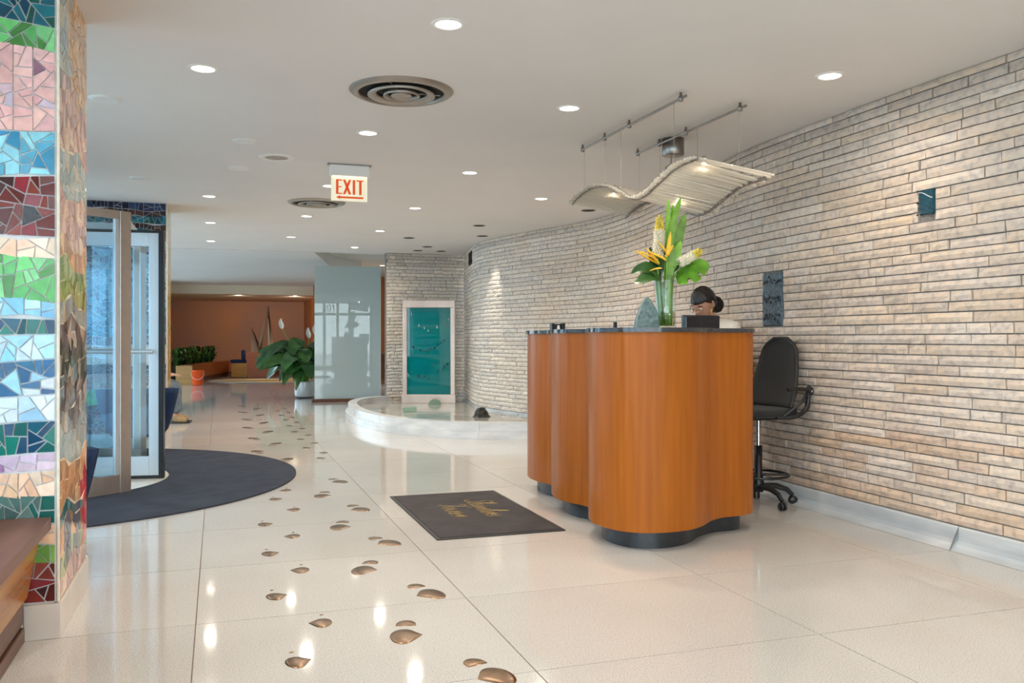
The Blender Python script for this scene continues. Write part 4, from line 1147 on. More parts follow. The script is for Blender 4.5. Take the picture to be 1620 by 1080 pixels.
def hand_joints(J, E, side, wrist, fwd, palm_n, curl=.5):
    f = Vector(fwd).normalized(); n = Vector(palm_n).normalized(); lat = f.cross(n).normalized() * side
    w = Vector(wrist); pm = w + f * .05
    J['palm' + str(side)] = (pm, (.030, .016)); E.append(('wr' + str(side), 'palm' + str(side)))
    for k, (off, L) in enumerate(((-.028, .068), (-.010, .078), (.010, .074), (.027, .058))):
        a = w + f * .085 + lat * off; b = a + f * L * .5 + n * L * .2 * curl; c = b + f * L * .35 + n * L * .45 * curl
        J['k%d%d' % (side, k)] = (a, .0095); J['m%d%d' % (side, k)] = (b, .0085); J['t%d%d' % (side, k)] = (c, .007)
        E += [('palm' + str(side), 'k%d%d' % (side, k)), ('k%d%d' % (side, k), 'm%d%d' % (side, k)), ('m%d%d' % (side, k), 't%d%d' % (side, k))]
    a = w + f * .035 - lat * .035; b = a + f * .03 - lat * .018 + n * .01
    J['th%d' % side] = (a, .011); J['tt%d' % side] = (b, .009); E += [('palm' + str(side), 'th%d' % side), ('th%d' % side, 'tt%d' % side)]
def head_fn(u, v):
    # face looks along +x, crown along +z; unit in metres around the head centre
    th = 2 * PI * u; ph = PI * v
    x = math.sin(ph) * math.cos(th); y = math.sin(ph) * math.sin(th); z = -math.cos(ph)
    X, Y, Z = .098 * x, .076 * y, .118 * z
    if z < 0:                                   # jaw narrows to the chin
        k = -z; Y *= 1 - .28 * k; X = X * (1 - .12 * k) + (.012 * k if x > 0 else .03 * k)
    fr = max(0, x)
    if fr > .3:
        nose = math.exp(-((y / .16) ** 2)) * math.exp(-(((z + .18) / .20) ** 2)); X += .028 * nose
        X -= .010 * math.exp(-(((abs(y) - .38) / .17) ** 2)) * math.exp(-(((z - .05) / .13) ** 2))
        X += .006 * math.exp(-(((z - .25) / .12) ** 2)) * math.exp(-((y / .6) ** 2))
        X += .008 * math.exp(-((y / .25) ** 2)) * math.exp(-(((z + .52) / .08) ** 2))
        X += .010 * math.exp(-((y / .3) ** 2)) * math.exp(-(((z + .85) / .14) ** 2))
    return (X, Y, Z)
def person(label, loc, pose):
    t = thing('person', label, 'person', loc)
    J, E = dict(pose['J']), list(pose['E'])
    for sd in (-1, 1):
        if ('wr' + str(sd)) in J: hand_joints(J, E, sd, J['wr' + str(sd)][0], pose['hand'][sd][0], pose['hand'][sd][1])
    V, F = skin_mesh(J, E, 'pelvis')
    HM = pose['head']
    b = len(V); nu, nv = 32, 24
    hv = [HM @ Vector(head_fn(i / nu, j / nv)) for j in range(nv + 1) for i in range(nu)]
    hf = [[b + j * nu + i, b + j * nu + (i + 1) % nu, b + (j + 1) * nu + (i + 1) % nu, b + (j + 1) * nu + i] for j in range(nv) for i in range(nu)]
    for sd in (-1, 1):
        pass
    q = MB(); q.add(V, F, True); q.add(hv, [[k - b for k in f] for f in hf], True)
    for sd in (-1, 1):
        e = MB(); e.M = HM
        e.grid(lambda u, v: (-.005 + .019 * math.sin(PI * v) * math.cos(2 * PI * u), sd * .079 + .008 * math.sin(PI * v) * math.sin(2 * PI * u), -.005 - .031 * math.cos(PI * v)), 10, 8, True, True)
        q.add(e.v, e.f, True)
    body = q.build('body', M['skin'], t)
    rm = body.modifiers.new('r', 'REMESH'); rm.mode = 'VOXEL'; rm.voxel_size = .006; rm.use_smooth_shade = True
    for sd in (-1, 1):
        e = MB(); e.M = HM; e.ball((.083, sd * .030, .006), (.009, .013, .007), 10, 8); e.build('eye', M['eye'], body)
        e = MB(); e.M = HM; e.ball((.0905, sd * .029, .005), (.003, .006, .006), 8, 6); e.build('iris', M['hair'], body)
        e = MB(); e.M = HM; e.tube([(.090, sd * .012, .026), (.091, sd * .032, .033), (.078, sd * .052, .026)], .0035, 6); e.build('eyebrow', M['hair'], body)
    e = MB(); e.M = HM; e.ball((.098, 0, -.062), (.008, .022, .007), 10, 6); e.build('lips', M['lip'], body)
    # hair cap: everything above and behind the hairline
    def hair(u, v):
        th = 2 * PI * u; ph = PI * v
        p = Vector(head_fn(u, v)); x = math.cos(th) * math.sin(ph); z = -math.cos(ph)
        line = .36 if x > .55 else (.36 - (.55 - x) * .85 if x > -.3 else -.75)
        k = 1.10 + .02 * math.sin(th * 14 + z * 5)
        if z < line: k = .90
        return tuple(Vector((p.x * k - .004, p.y * k, p.z * k)))
    h = MB(); h.M = HM; h.grid(hair, 56, 40, True, True)
    if pose.get('bun'):
        bc = Vector((-.105, 0, -.085))
        h.ball(tuple(bc), (.052, .055, .060), 14, 10)
        for k in range(70):
            d = Vector((rnd.uniform(-1, .5), rnd.uniform(-1, 1), rnd.uniform(-1.1, .9))).normalized()
            c0 = bc + Vector((d.x * .05, d.y * .052, d.z * .058)); ax = d.orthogonal().normalized(); bx = d.cross(ax)
            h.tube([c0 + (ax * math.cos(w) + bx * math.sin(w)) * .012 + d * .004 * w / 3 for w in [q_ * .7 for q_ in range(9)]], .0042, 5)
    hr = h.build('hair', M['hair'], body)
    for nm, mat, js, es, rt in pose['clothes']:
        CV, CF = skin_mesh(js, es, rt)
        q = MB(); q.add(CV, CF, True); c = q.build(nm, mat, body)
    return t, body, HM
# receptionist behind the desk
fd = Vector((-.86, -.51, 0)).normalized(); lt = Vector((-fd.y, fd.x, 0)); UP = Vector((0, 0, 1))
S0 = Vector((3.53, 5.70, 0))
def L3(f, l, z): return S0 + fd * f + lt * l + UP * z
hc = L3(.165, .0, 1.385)
Mh = Matrix.Translation(hc) @ Matrix(((fd.x, lt.x, 0, 0), (fd.y, lt.y, 0, 0), (0, 0, 1, 0), (0, 0, 0, 1))) @ Matrix.Rotation(math.radians(-14), 4, 'Z') @ Matrix.Rotation(math.radians(36), 4, 'Y') @ Matrix.Rotation(math.radians(-6), 4, 'X')
J = {'pelvis': (L3(-.03, 0, .755), (.135, .105)), 'waist': (L3(-.01, 0, .90), (.115, .09)), 'chest': (L3(.03, 0, 1.05), (.135, .095)), 'upper': (L3(.03, 0, 1.20), (.105, .08)),
     'neck': (L3(.08, 0, 1.275), .052), 'nape': (L3(.125, 0, 1.325), .052)}
E = [('pelvis', 'waist'), ('waist', 'chest'), ('chest', 'upper'), ('upper', 'neck'), ('neck', 'nape')]
for sd in (-1, 1):
    s_ = str(sd)
    J['sh' + s_] = (L3(.03, sd * .165, 1.195), .058); J['el' + s_] = (L3(.14, sd * .22, .92), .042); J['fa' + s_] = (L3(.27, sd * .17, .84), .038); J['wr' + s_] = (L3(.36, sd * .13, .81), .026)
    E += [('upper', 'sh' + s_), ('sh' + s_, 'el' + s_), ('el' + s_, 'fa' + s_), ('fa' + s_, 'wr' + s_)]
    J['hip' + s_] = (L3(.03, sd * .09, .735), .088); J['kn' + s_] = (L3(.40, sd * .11, .68), .058); J['an' + s_] = (L3(.24, sd * .10, .30), .038); J['toe' + s_] = (L3(.36, sd * .11, .245), .030)
    E += [('pelvis', 'hip' + s_), ('hip' + s_, 'kn' + s_), ('kn' + s_, 'an' + s_), ('an' + s_, 'toe' + s_)]
def grow(J, names, d, over=None):
    r = {}
    for n in names:
        p, q = J[n]; q = q if isinstance(q, tuple) else (q, q); r[n] = (p, (q[0] + d, q[1] + d))
    if over: r.update(over)
    return r
top_n = ['pelvis', 'waist', 'chest', 'upper', 'neck'] + [k + s_ for k in ('sh', 'el', 'fa') for s_ in ('-1', '1')]
topJ = grow(J, top_n, .014, {'neck': (L3(.065, 0, 1.25), .066)})
topE = [(a, b) for a, b in E if a in topJ and b in topJ]
leg_n = ['pelvis'] + [k + s_ for k in ('hip', 'kn', 'an') for s_ in ('-1', '1')]
legJ = grow(J, leg_n, .012); legE = [(a, b) for a, b in E if a in legJ and b in legJ]
pz, body, HM = person('woman with dark bun, glasses and cream top bowed behind the monitor', tuple(S0),
    dict(J=J, E=E, head=Mh, bun=True, hand={-1: (fd, -UP), 1: (fd, -UP)}, clothes=[('blouse', M['blouse'], topJ, topE, 'pelvis'), ('trousers', M['dark_trousers'], legJ, legE, 'pelvis')]))
g = MB(); g.M = HM
for sd in (-1, 1):
    g.tube([(.103 - .010 * abs(math.cos(2 * PI * k / 20)) * 0, sd * .032 + .024 * math.cos(2 * PI * k / 20), .0 + .020 * math.sin(2 * PI * k / 20)) for k in range(20)], .0014, 6, closed=True)
    g.tube([(.103, sd * .056, .006), (.06, sd * .078, .008), (.0, sd * .084, .006)], .0014, 6)
g.tube([(.103, -.008, .004), (.108, 0, .008), (.103, .008, .004)], .0014, 6); g.build('glasses', M['steel'], body)
for sd in (-1, 1):
    g = MB(); g.M = HM @ Matrix.Rotation(math.radians(-30), 4, 'Y'); g.ball((.016, sd * .085, -.058), (.006, .003, .020), 8, 8); g.build('earring', M['helic'], body)
# visitor seated at the far left
S0 = Vector((-.98, 12.5, 0)); fd = Vector((1, -.05, 0)).normalized(); lt = Vector((-fd.y, fd.x, 0))
hc = L3(.04, 0, 1.20)
Mh = Matrix.Translation(hc) @ Matrix(((fd.x, lt.x, 0, 0), (fd.y, lt.y, 0, 0), (0, 0, 1, 0), (0, 0, 0, 1))) @ Matrix.Rotation(math.radians(12), 4, 'Y')
J = {'pelvis': (L3(-.06, 0, .55), (.15, .11)), 'waist': (L3(-.06, 0, .70), (.13, .10)), 'chest': (L3(-.04, 0, .86), (.15, .105)), 'upper': (L3(-.02, 0, .97), (.12, .075)), 'neck': (L3(.0, 0, 1.05), .055), 'nape': (L3(.02, 0, 1.12), .055)}
E = [('pelvis', 'waist'), ('waist', 'chest'), ('chest', 'upper'), ('upper', 'neck'), ('neck', 'nape')]
for sd in (-1, 1):
    s_ = str(sd)
    J['sh' + s_] = (L3(-.02, sd * .19, .96), .06); J['el' + s_] = (L3(.10, sd * .23, .72), .046); J['fa' + s_] = (L3(.25, sd * .19, .655), .04); J['wr' + s_] = (L3(.35, sd * .13, .64), .028)
    E += [('upper', 'sh' + s_), ('sh' + s_, 'el' + s_), ('el' + s_, 'fa' + s_), ('fa' + s_, 'wr' + s_)]
    J['hip' + s_] = (L3(.02, sd * .10, .53), .092); J['kn' + s_] = (L3(.44, sd * .12, .50), .066); J['ca' + s_] = (L3(.43, sd * .12, .33), .058); J['an' + s_] = (L3(.44, sd * .12, .09), .034); J['toe' + s_] = (L3(.53, sd * .125, .045), .018)
    E += [('pelvis', 'hip' + s_), ('hip' + s_, 'kn' + s_), ('kn' + s_, 'ca' + s_), ('ca' + s_, 'an' + s_), ('an' + s_, 'toe' + s_)]
topJ = grow(J, top_n, .014, {'neck': (L3(0, 0, 1.03), .066)}); topE = [(a, b) for a, b in E if a in topJ and b in topJ]
leg_n = ['pelvis'] + [k + s_ for k in ('hip', 'kn', 'ca') for s_ in ('-1', '1')]
legJ = grow(J, leg_n, .022); legE = [(a, b) for a, b in E if a in legJ and b in legJ]
for sd in (-1, 1):
    legJ['hem%d' % sd] = (L3(.46, sd * .12, .12), .078); legE.append(('ca%d' % sd, 'hem%d' % sd))
pz, body, HM = person('seated person in loose grey trousers and tan sneakers behind the teal pillar', tuple(S0),
    dict(J=J, E=E, head=Mh, hand={-1: (fd, -UP), 1: (fd, -UP)}, clothes=[('white_shirt', M['blouse'], topJ, topE, 'pelvis'), ('grey_trousers', M['jeans'], legJ, legE, 'pelvis')]))
for sd in (-1, 1):
    SV, SF = skin_mesh({'a': (L3(.41, sd * .12, .06), .058), 'b': (L3(.50, sd * .125, .052), .054), 'c': (L3(.60, sd * .13, .04), (.050, .038))}, [('a', 'b'), ('b', 'c')], 'a')
    q = MB(); q.add([(v.x, v.y, max(v.z, .004)) for v in SV], SF, True); sh = q.build('sneaker', M['sneaker'], body)
    q = MB(); q.prism([tuple((L3(.51 + .13 * math.cos(a), sd * .126 + .052 * math.sin(a), 0)).xy) for a in [2 * PI * k / 20 for k in range(20)]], .001, .018); q.build('shoe_sole', M['black'], sh)

# ------------------------------------------------------------------ ceiling fixtures
def downlight(x, y, z, label, group, proto={}):
    if 'o' not in proto:
        t = thing('downlight', label, 'ceiling light', (x, y, z), 0, group)
        MB().lathe([(.058, -.001), (.060, -.006), (.074, -.005), (.079, -.0005)], 32).build('trim_ring', M['white'], t, world=False)
        MB().disc((0, 0, -.0025), .0595, 32).build('lens', M['lens'], t, world=False)
        proto['o'] = t
    else:
        t = copy_tree(proto['o']); t.location = (x, y, z); t['label'] = label; t['group'] = group
    return t
def lamp(x, y, z, w=None, spread=150):
    l = bpy.data.lights.new('lamp', 'AREA'); l.shape = 'DISK'; l.size = .11; l.energy = LAMP_W if w is None else w; l.color = LAMP_C; l.spread = math.radians(spread)
    o_ = bpy.data.objects.new('lamp', l); COL.objects.link(o_); o_.location = (x, y, z - .012); return o_
rows = {'ceiling row by the mosaic pillars': [(-.075, 4.877), (-.085, 9.219), (-.09, 11.318), (-.10, 13.435)],
        'ceiling row of the round vents': [(.99, 3.834), (.985, 6.038), (.985, 8.244), (.975, 10.349), (.97, 12.535)],
        'ceiling row above the logo mat': [(2.06, 4.989), (2.05, 7.201), (2.04, 9.344), (2.03, 11.463), (2.02, 13.642)],
        'ceiling row by the stone wall': [(3.15, 3.925), (3.12, 8.30)]}
for nm, L in rows.items():
    for i, (x, y) in enumerate(L):
        downlight(x, y, CEIL, 'lit downlight, %s in the %s' % (ordn[i], nm), 'lit downlights in the main ceiling'); lamp(x, y, CEIL, LAMP_W * (.62 if x > 3 and y < 5 else 1))
for i, (x, y) in enumerate(((-.08, 2.7), (-.08, .6), (.99, 1.6), (2.06, 2.8), (2.06, .6), (3.15, 1.8), (.99, -.6))):      # unseen lamps added over the camera to light the near room, same grid
    downlight(x, y, CEIL, 'added unseen downlight over the entrance, ' + ['above the wooden bench', 'left of the house number window', 'between bench and house number', 'over the near floor before the desk', 'in front of the house number window', 'by the near end of the stone wall', 'closest to the glass front'][i], 'added downlights over the entrance'); lamp(x, y, CEIL, LAMP_W * .6)
downlight(.52, 24.5, 2.30, 'lit downlight above the green planter by the orange wall', 'lit downlights by the orange wall'); lamp(.52, 24.5, 2.30, 10); SPOTS = [(.52, 24.5, 2.28, .6, 28.6, 1.2, 85, 95)]
downlight(2.0, 24.5, 2.30, 'lit downlight above the potted plant by the orange wall', 'lit downlights by the orange wall'); lamp(2.0, 24.5, 2.30, 10); SPOTS.append((2.0, 24.5, 2.28, 2.0, 28.6, 1.2, 150, 95))
downlight(3.56, 19.8, 2.80, 'lit downlight in the raised ceiling above the glass screen', 'lit downlights by the glass screen'); lamp(3.56, 19.8, 2.8, 30)
def ceiling_disc(x, y, r, label, dark):
    t = thing('blank_cover' if not dark else 'unlit_downlight', label, 'ceiling cover' if not dark else 'ceiling light', (x, y, CEIL))
    if dark:
        MB().lathe([(r - .012, -.002), (r - .008, -.006), (r, -.0005)], 28).build('trim_ring', M['vent'], t, world=False)
        MB().disc((0, 0, -.003), r - .011, 28).build('dark_baffle', M['void'], t, world=False)
    else:
        MB().lathe([(0, -.010), (r * .6, -.010), (r * .66, -.012), (r * .9, -.008), (r, -.0005)], 28)  .build('cover_plate', M['white'], t, world=False)
for x, y, lb in ((.186, 6.562, 'flat pale cover between the near air vent and the small speaker'), (.17, 7.621, 'flat pale cover just past the small ceiling speaker'), (-.655, 8.382, 'flat pale cover above the revolving door'),
                 (-.635, 5.68, 'flat pale cover beside the near mosaic pillar top'), (.704, 13.609, 'flat pale cover at the far end of the ceiling')):
    ceiling_disc(x, y, .095, lb, False)
for x, y, lb in ((3.117, 10.518, 'dark unlit recessed light in front of the wall curve'), (3.474, 11.568, 'dark unlit recessed light tight by the wall bend'), (3.071, 13.188, 'dark unlit recessed light in front of the teal panel'),
                 (3.058, 13.802, 'dark unlit recessed light above the left of the teal panel'), (3.44, 13.78, 'dark unlit recessed light above the right of the teal panel'), (2.557, 12.117, 'dark unlit recessed light above the basin rim'), (3.90, 8.89, 'dark unlit recessed light under the glass rod fixture by the stone wall')):
    ceiling_disc(x, y, .085, lb, True)
t = thing('ceiling_speaker', 'round ceiling speaker with a tan grille between two pale covers', 'speaker', (.438, 7.076, CEIL))
MB().lathe([(.085, -.004), (.092, -.010), (.125, -.008), (.14, -.0005)], 32).build('speaker_rim', M['white'], t, world=False)
MB().disc((0, 0, -.006), .09, 32).build('speaker_grille', M['vent'], t, world=False)
for x, y, lb in ((1.003, 4.96, 'large round air vent of nested metal cones, nearer of the two'), (.978, 9.285, 'round air vent of nested metal cones behind the exit sign')):
    t = thing('ceiling_vent', lb, 'air vent', (x, y, CEIL), 0, 'round ceiling vents')
    MB().lathe([(.246, -.002), (.248, -.020), (.258, -.024), (.288, -.012), (.30, -.0005)], 48).build('outer_flange', M['vent'], t, world=False)
    MB().disc((0, 0, -.0015), .25, 40).build('dark_throat', M['void'], t, world=False)
    for r0, r1, z in ((.140, .194, -.030), (.080, .106, -.032)):
        MB().lathe([(r1 - .002, -.020), (r1, z), (r1 - .006, z - .004), (r0 + .012, z + .006), (r0, -.012), (r0 + .004, -.010), (r1 - .002, -.020)], 40).build('vent_cone', M['vent'], t, world=False)
    MB().lathe([(.055, -.018), (.062, -.030), (.056, -.034), (.02, -.026), (0, -.026)], 32).build('vent_core', M['vent'], t, world=False)
    for k in range(3):
        a = k * 2 * PI / 3
        MB().tube([(.02 * math.cos(a), .02 * math.sin(a), -.006), (.23 * math.cos(a), .23 * math.sin(a), -.006)], .004, 6).build('spoke', M['vent'], t, world=False)
# exit sign
t = thing('exit_sign', 'lit red EXIT sign with a left arrow hanging from the ceiling', 'sign', (1.02, 7.195, CEIL))
MB().box(.843, 1.200, 7.165, 7.225, 2.540, 2.5495).build('ceiling_plate', M['steel'], t)
MB().box(.862, 1.180, 7.160, 7.230, 2.452, 2.540).build('housing', M['white'], t, bevel=.005)
MB().box(.885, 1.160, 7.178, 7.212, 2.447, 2.4518).build('lamp_strip', M['sign_tube'], t)
MB().box(.874, 1.168, 7.190, 7.200, 2.250, 2.452).build('face_plate', M['sign_glow'], t)
def letter(fn):
    m = MB(); fn(m); m.build('letter', M['sign_red'], t)
ya, yb = 7.1875, 7.1899; z0, z1 = 2.305, 2.425; sw = .020
letter(lambda m: (m.box(.912, .912 + sw, ya, yb, z0, z1), m.box(.912 + sw, .962, ya, yb, z0, z0 + .010), m.box(.912 + sw, .957, ya, yb, 2.36, 2.369), m.box(.912 + sw, .962, ya, yb, z1 - .010, z1)))
def lx(m):
    for a, b in ((.978, 1.026), (1.026, .978)):
        m.add([(a - sw / 2, ya, z0), (a + sw / 2, ya, z0), (b + sw / 2, ya, z1), (b - sw / 2, ya, z1), (a - sw / 2, yb, z0), (a + sw / 2, yb, z0), (b + sw / 2, yb, z1), (b - sw / 2, yb, z1)],
              [(0, 1, 2, 3), (7, 6, 5, 4), (0, 4, 5, 1), (1, 5, 6, 2), (2, 6, 7, 3), (3, 7, 4, 0)])
letter(lx)
letter(lambda m: m.box(1.048, 1.048 + sw, ya, yb, z0, z1))
letter(lambda m: (m.box(1.1005, 1.1005 + sw, ya, yb, z0, z1 - .010), m.box(1.079, 1.137, ya, yb, z1 - .010, z1)))
m = MB(); m.box(.945, 1.135, ya, yb, 2.272, 2.287); m.add([(.912, ya, 2.2795), (.945, ya, 2.264), (.945, ya, 2.295), (.912, yb, 2.2795), (.945, yb, 2.264), (.945, yb, 2.295)], [(0, 1, 2), (5, 4, 3), (0, 3, 4, 1), (0, 2, 5, 3), (1, 4, 5, 2)])
m.build('arrow', M['sign_red'], t)

# ------------------------------------------------------------------ glass rod chandelier
t = thing('rod_chandelier', 'wave shaped chandelier of glass rods hung on cables over the desk', 'chandelier', (2.72, 5.05, CEIL))
Z1 = [(4.20, 2.118), (4.26, 2.122), (4.434, 2.115), (4.618, 2.070), (4.815, 2.018), (4.948, 2.014), (5.047, 2.041), (5.234, 2.122), (5.42, 2.172), (5.60, 2.192), (5.695, 2.193), (5.886, 2.165), (6.0, 2.13)]
ev = [Vector((0, a, b)) for a, b in Z1]
dense = spline([tuple(v) for v in ev], 12)
cum = [0]
for a, b in zip(dense, dense[1:]): cum.append(cum[-1] + (b - a).length)
def ez(s_):
    i = max(0, min(bisect.bisect_right(cum, s_) - 1, len(dense) - 2)); u = (s_ - cum[i]) / (cum[i + 1] - cum[i]); p = dense[i].lerp(dense[i + 1], u); return p.y, p.z
KS = 1.018
N = 74
proto_rod = None
XA, XB = 2.46 * KS, 2.985 * KS; TILT = -.082; XE1, XE2 = 2.5 * KS, 2.94 * KS
def ezk(s_):
    y, z = ez(s_); return y * KS, 1.12 + (z - 1.12) * KS
for k in range(N):
    yy, zz = ezk(cum[-1] * (k + .5) / N)
    dx = .014 * rnd.random()
    if proto_rod is None:
        proto_rod = MB().tube([(0, 0, 0), (XB - XA, 0, TILT * (XB - XA) / .44)], .0103, 10).build('glass_rod', M['rod'], t, world=False); o_ = proto_rod
    else:
        o_ = proto_rod.copy(); COL.objects.link(o_); o_.parent = t
    o_.location = Vector((XA + dx, yy, zz)) - Vector(t.location); rs_ = rnd.uniform(.62, 1.0); o_.scale = (1, rs_, rs_)
def edge_path(x, n=60, dz=0):
    return [(x, *(lambda p: (p[0], p[1] + TILT * (x - XA) / .44 + dz))(ezk(cum[-1] * (i + .5) / n))) for i in range(n)]
for x in (XE1, XE2):
    MB().tube(edge_path(x, 74, .012), .0022, 5).build('edge_cable', M['wire'], t)
    b = MB()
    for (xx, yy, zz) in edge_path(x, N):
        b.tube([(xx - .004, yy, zz), (xx + .004, yy, zz)], .0122, 8)
    b.build('edge_collars', M['steel'], t)['kind'] = 'stuff'
RZ = 2.515
for x, ya, yb, br in ((XE1, 4.41, 5.92, (4.47, 5.14, 5.52, 5.905)), (XE2, 4.485, 5.915, (4.545, 5.19, 5.56, 5.90))):
    MB().tube([(x, ya, RZ), (x, yb, RZ)], .0085, 8).build('ceiling_rail', M['steel'], t)
    for yy in br:
        q = MB(); q.lathe([(0, -.052), (.014, -.052), (.014, -.022), (.008, -.018), (.008, -.0005)], 12, (x, yy, CEIL)); q.build('rail_bracket', M['steel'], t)
DK = [(p.y * KS, 1.12 + (p.z - 1.12) * KS) for p in dense]
def zsurf(x, y):
    return min(DK, key=lambda q: abs(q[0] - y))[1] + TILT * (x - XA) / .44
for x, L in ((XE1, (5.87, 5.51, 5.26, 4.55)), (XE2, (5.87, 5.55, 4.56, 5.04))):
    for yy in L:
        q = MB().tube([(x, yy, RZ), (x, yy, zsurf(x, yy) + .012)], .0014, 5); q.ball((x, yy, zsurf(x, yy) + .020), (.006, .006, .010), 8, 6); q.build('hanging_cable', M['wire'], t)
q = MB(); q.lathe([(0, -.125), (.070, -.125), (.078, -.118), (.078, -.004), (0, -.0005)], 28, (3.08, 5.52, CEIL)); q.build('transformer', M['steel'], t)
q = MB(); q.tube(spline([(3.05, 5.49, 2.425), (3.03, 5.46, 2.36), (2.98, 5.40, 2.33), (2.90, 5.30, 2.28), (2.85, 5.1, 2.12)], 5), .004, 6); q.build('power_cord', M['wire'], t)
for x, y in ((2.68, 4.44), (2.79, 4.93), (2.75, 5.80)):
    zc = zsurf(x, y) + .028
    q = MB().lathe([(0, .05), (.012, .05), (.014, .012), (0, .010)], 12, (x, y, zc)); lp = q.build('lamp_socket', M['chrome'], t)
    MB().ball((x, y, zc), .013, 10, 8).build('bulb', M['glow_white'], lp)

# ------------------------------------------------------------------ fountain basin, water panel
rim = [(2.60, 14.28), (2.28, 14.05), (1.98, 13.55), (1.79, 12.75), (1.735, 11.8), (1.80, 10.95), (1.97, 10.3), (2.25, 9.8), (2.65, 9.42), (3.15, 9.18), (3.7, 9.02), (4.22, 8.95)]
R = spline(rim, 8)
def off_line(poly, d):
    o_ = []
    for i in range(len(poly)):
        p, q = poly[max(i - 1, 0)], poly[min(i + 1, len(poly) - 1)]; tx, ty = q[0] - p[0], q[1] - p[1]; l = math.hypot(tx, ty)
        o_.append((poly[i][0] - ty / l * d, poly[i][1] + tx / l * d))
    return o_
t = thing('fountain_basin', 'low marble fountain basin with a curved rim below the stone wall', 'fountain', (3.0, 11.5, 0))
IN = off_line(R, .10)
wall_back = [(p[0], p[1]) for p in pr.d if 9.0 < p[1] < 14.2]
fl_poly = off_line(R, .07)[1:-3] + [(a - .035, b) for a, b in wall_back] + [(3.9, 14.26), (2.66, 14.30)]
MB().prism(fl_poly, .0005, .095).build('basin_floor', M['basin_marble'], t)
n = len(R); seamk = [0, 22, 44, 66, n - 1]
for a, b in zip(seamk, seamk[1:]):
    A = R[a:b + 1]; 
    MB().prism(off_line(R, .0)[a:b + 1] + off_line(R, .13)[a:b + 1][::-1], .085, .185).build('rim_stone', M['marble'], t, bevel=.006)
    MB().prism(off_line(R, -.035)[a:b + 1] + off_line(R, .12)[a:b + 1][::-1], .0005, .084).build('rim_step', M['marble'], t, bevel=.005)
t = thing('water_panel', 'tall teal glass water panel in a pinkish bronze frame before the stone wall', 'water feature', (3.2, 13.6, .095))
A0 = Vector((2.795, 13.72, 0)); A1 = Vector((3.585, 13.455, 0)); ud = (A1 - A0).normalized(); wd_ = Vector((-ud.y, ud.x, 0)); Wp = (A1 - A0).length
mt = Matrix(((ud.x, wd_.x, 0, A0.x), (ud.y, wd_.y, 0, A0.y), (0, 0, 1, 0), (0, 0, 0, 1)))
def WB(*a):
    m = MB(); m.M = mt; m.box(*a); return m
ZT = 1.735
WB(0, .068, -.03, .05, .235, ZT - .115).build('frame_side', M['pink_bronze'], t, bevel=.004); WB(Wp - .068, Wp, -.03, .05, .235, ZT - .115).build('frame_side', M['pink_bronze'], t, bevel=.004)
WB(0, Wp, -.035, .055, ZT - .115, ZT).build('frame_top', M['pink_bronze'], t, bevel=.004); WB(-.015, Wp + .01, -.05, .07, .0955, .235).build('frame_trough', M['pink_bronze'], t, bevel=.004)
WB(.068, Wp - .068, .0, .012, .235, ZT - .115).build('glass_sheet', M['teal'], t)
fish = MB(); fish2 = MB()
def bits(mb, L):
    for (a, b, r, w, h) in L:
        mb.M = mt @ Matrix.Translation((.068 + (Wp - .136) * a, -.006, .235 + (ZT - .35) * b)) @ Matrix.Rotation(r, 4, 'Y')
        mb.add([(-w, 0, 0), (0, -.004, -h * .4), (w, 0, 0), (0, -.004, h), (-w * .4, .005, 0), (w * .4, .005, 0)], [(0, 1, 3), (1, 2, 3), (0, 3, 4), (2, 5, 3), (4, 3, 5), (0, 4, 1), (1, 4, 5), (1, 5, 2)])
bits(fish, [(.14, .54, .9, .018, .03), (.30, .505, .6, .016, .028), (.42, .50, 1.2, .02, .025), (.53, .52, .9, .016, .026), (.62, .53, .7, .018, .026), (.70, .57, .8, .012, .028), (.77, .59, .7, .012, .028), (.84, .62, .9, .014, .026),
            (.10, .26, .1, .008, .03), (.26, .21, .4, .016, .035), (.42, .20, .3, .018, .03), (.50, .18, .1, .008, .03), (.70, .26, .25, .014, .036), (.77, .28, .25, .012, .034), (.84, .31, .3, .012, .036), (.92, .345, .4, .014, .04)])
fish.build('dark_glass_chips', M['tile_dot'], t)['kind'] = 'stuff'
bits(fish2, [(.10, .92, 0, .006, .06), (.05, .84, 0, .005, .04), (.27, .79, .2, .008, .035), (.40, .76, -.2, .008, .035), (.49, .73, -.3, .010, .03), (.69, .77, -.15, .010, .045), (.95, .86, 0, .005, .03)])
fish2.build('clear_glass_chips', M['alu'], t)['kind'] = 'stuff'
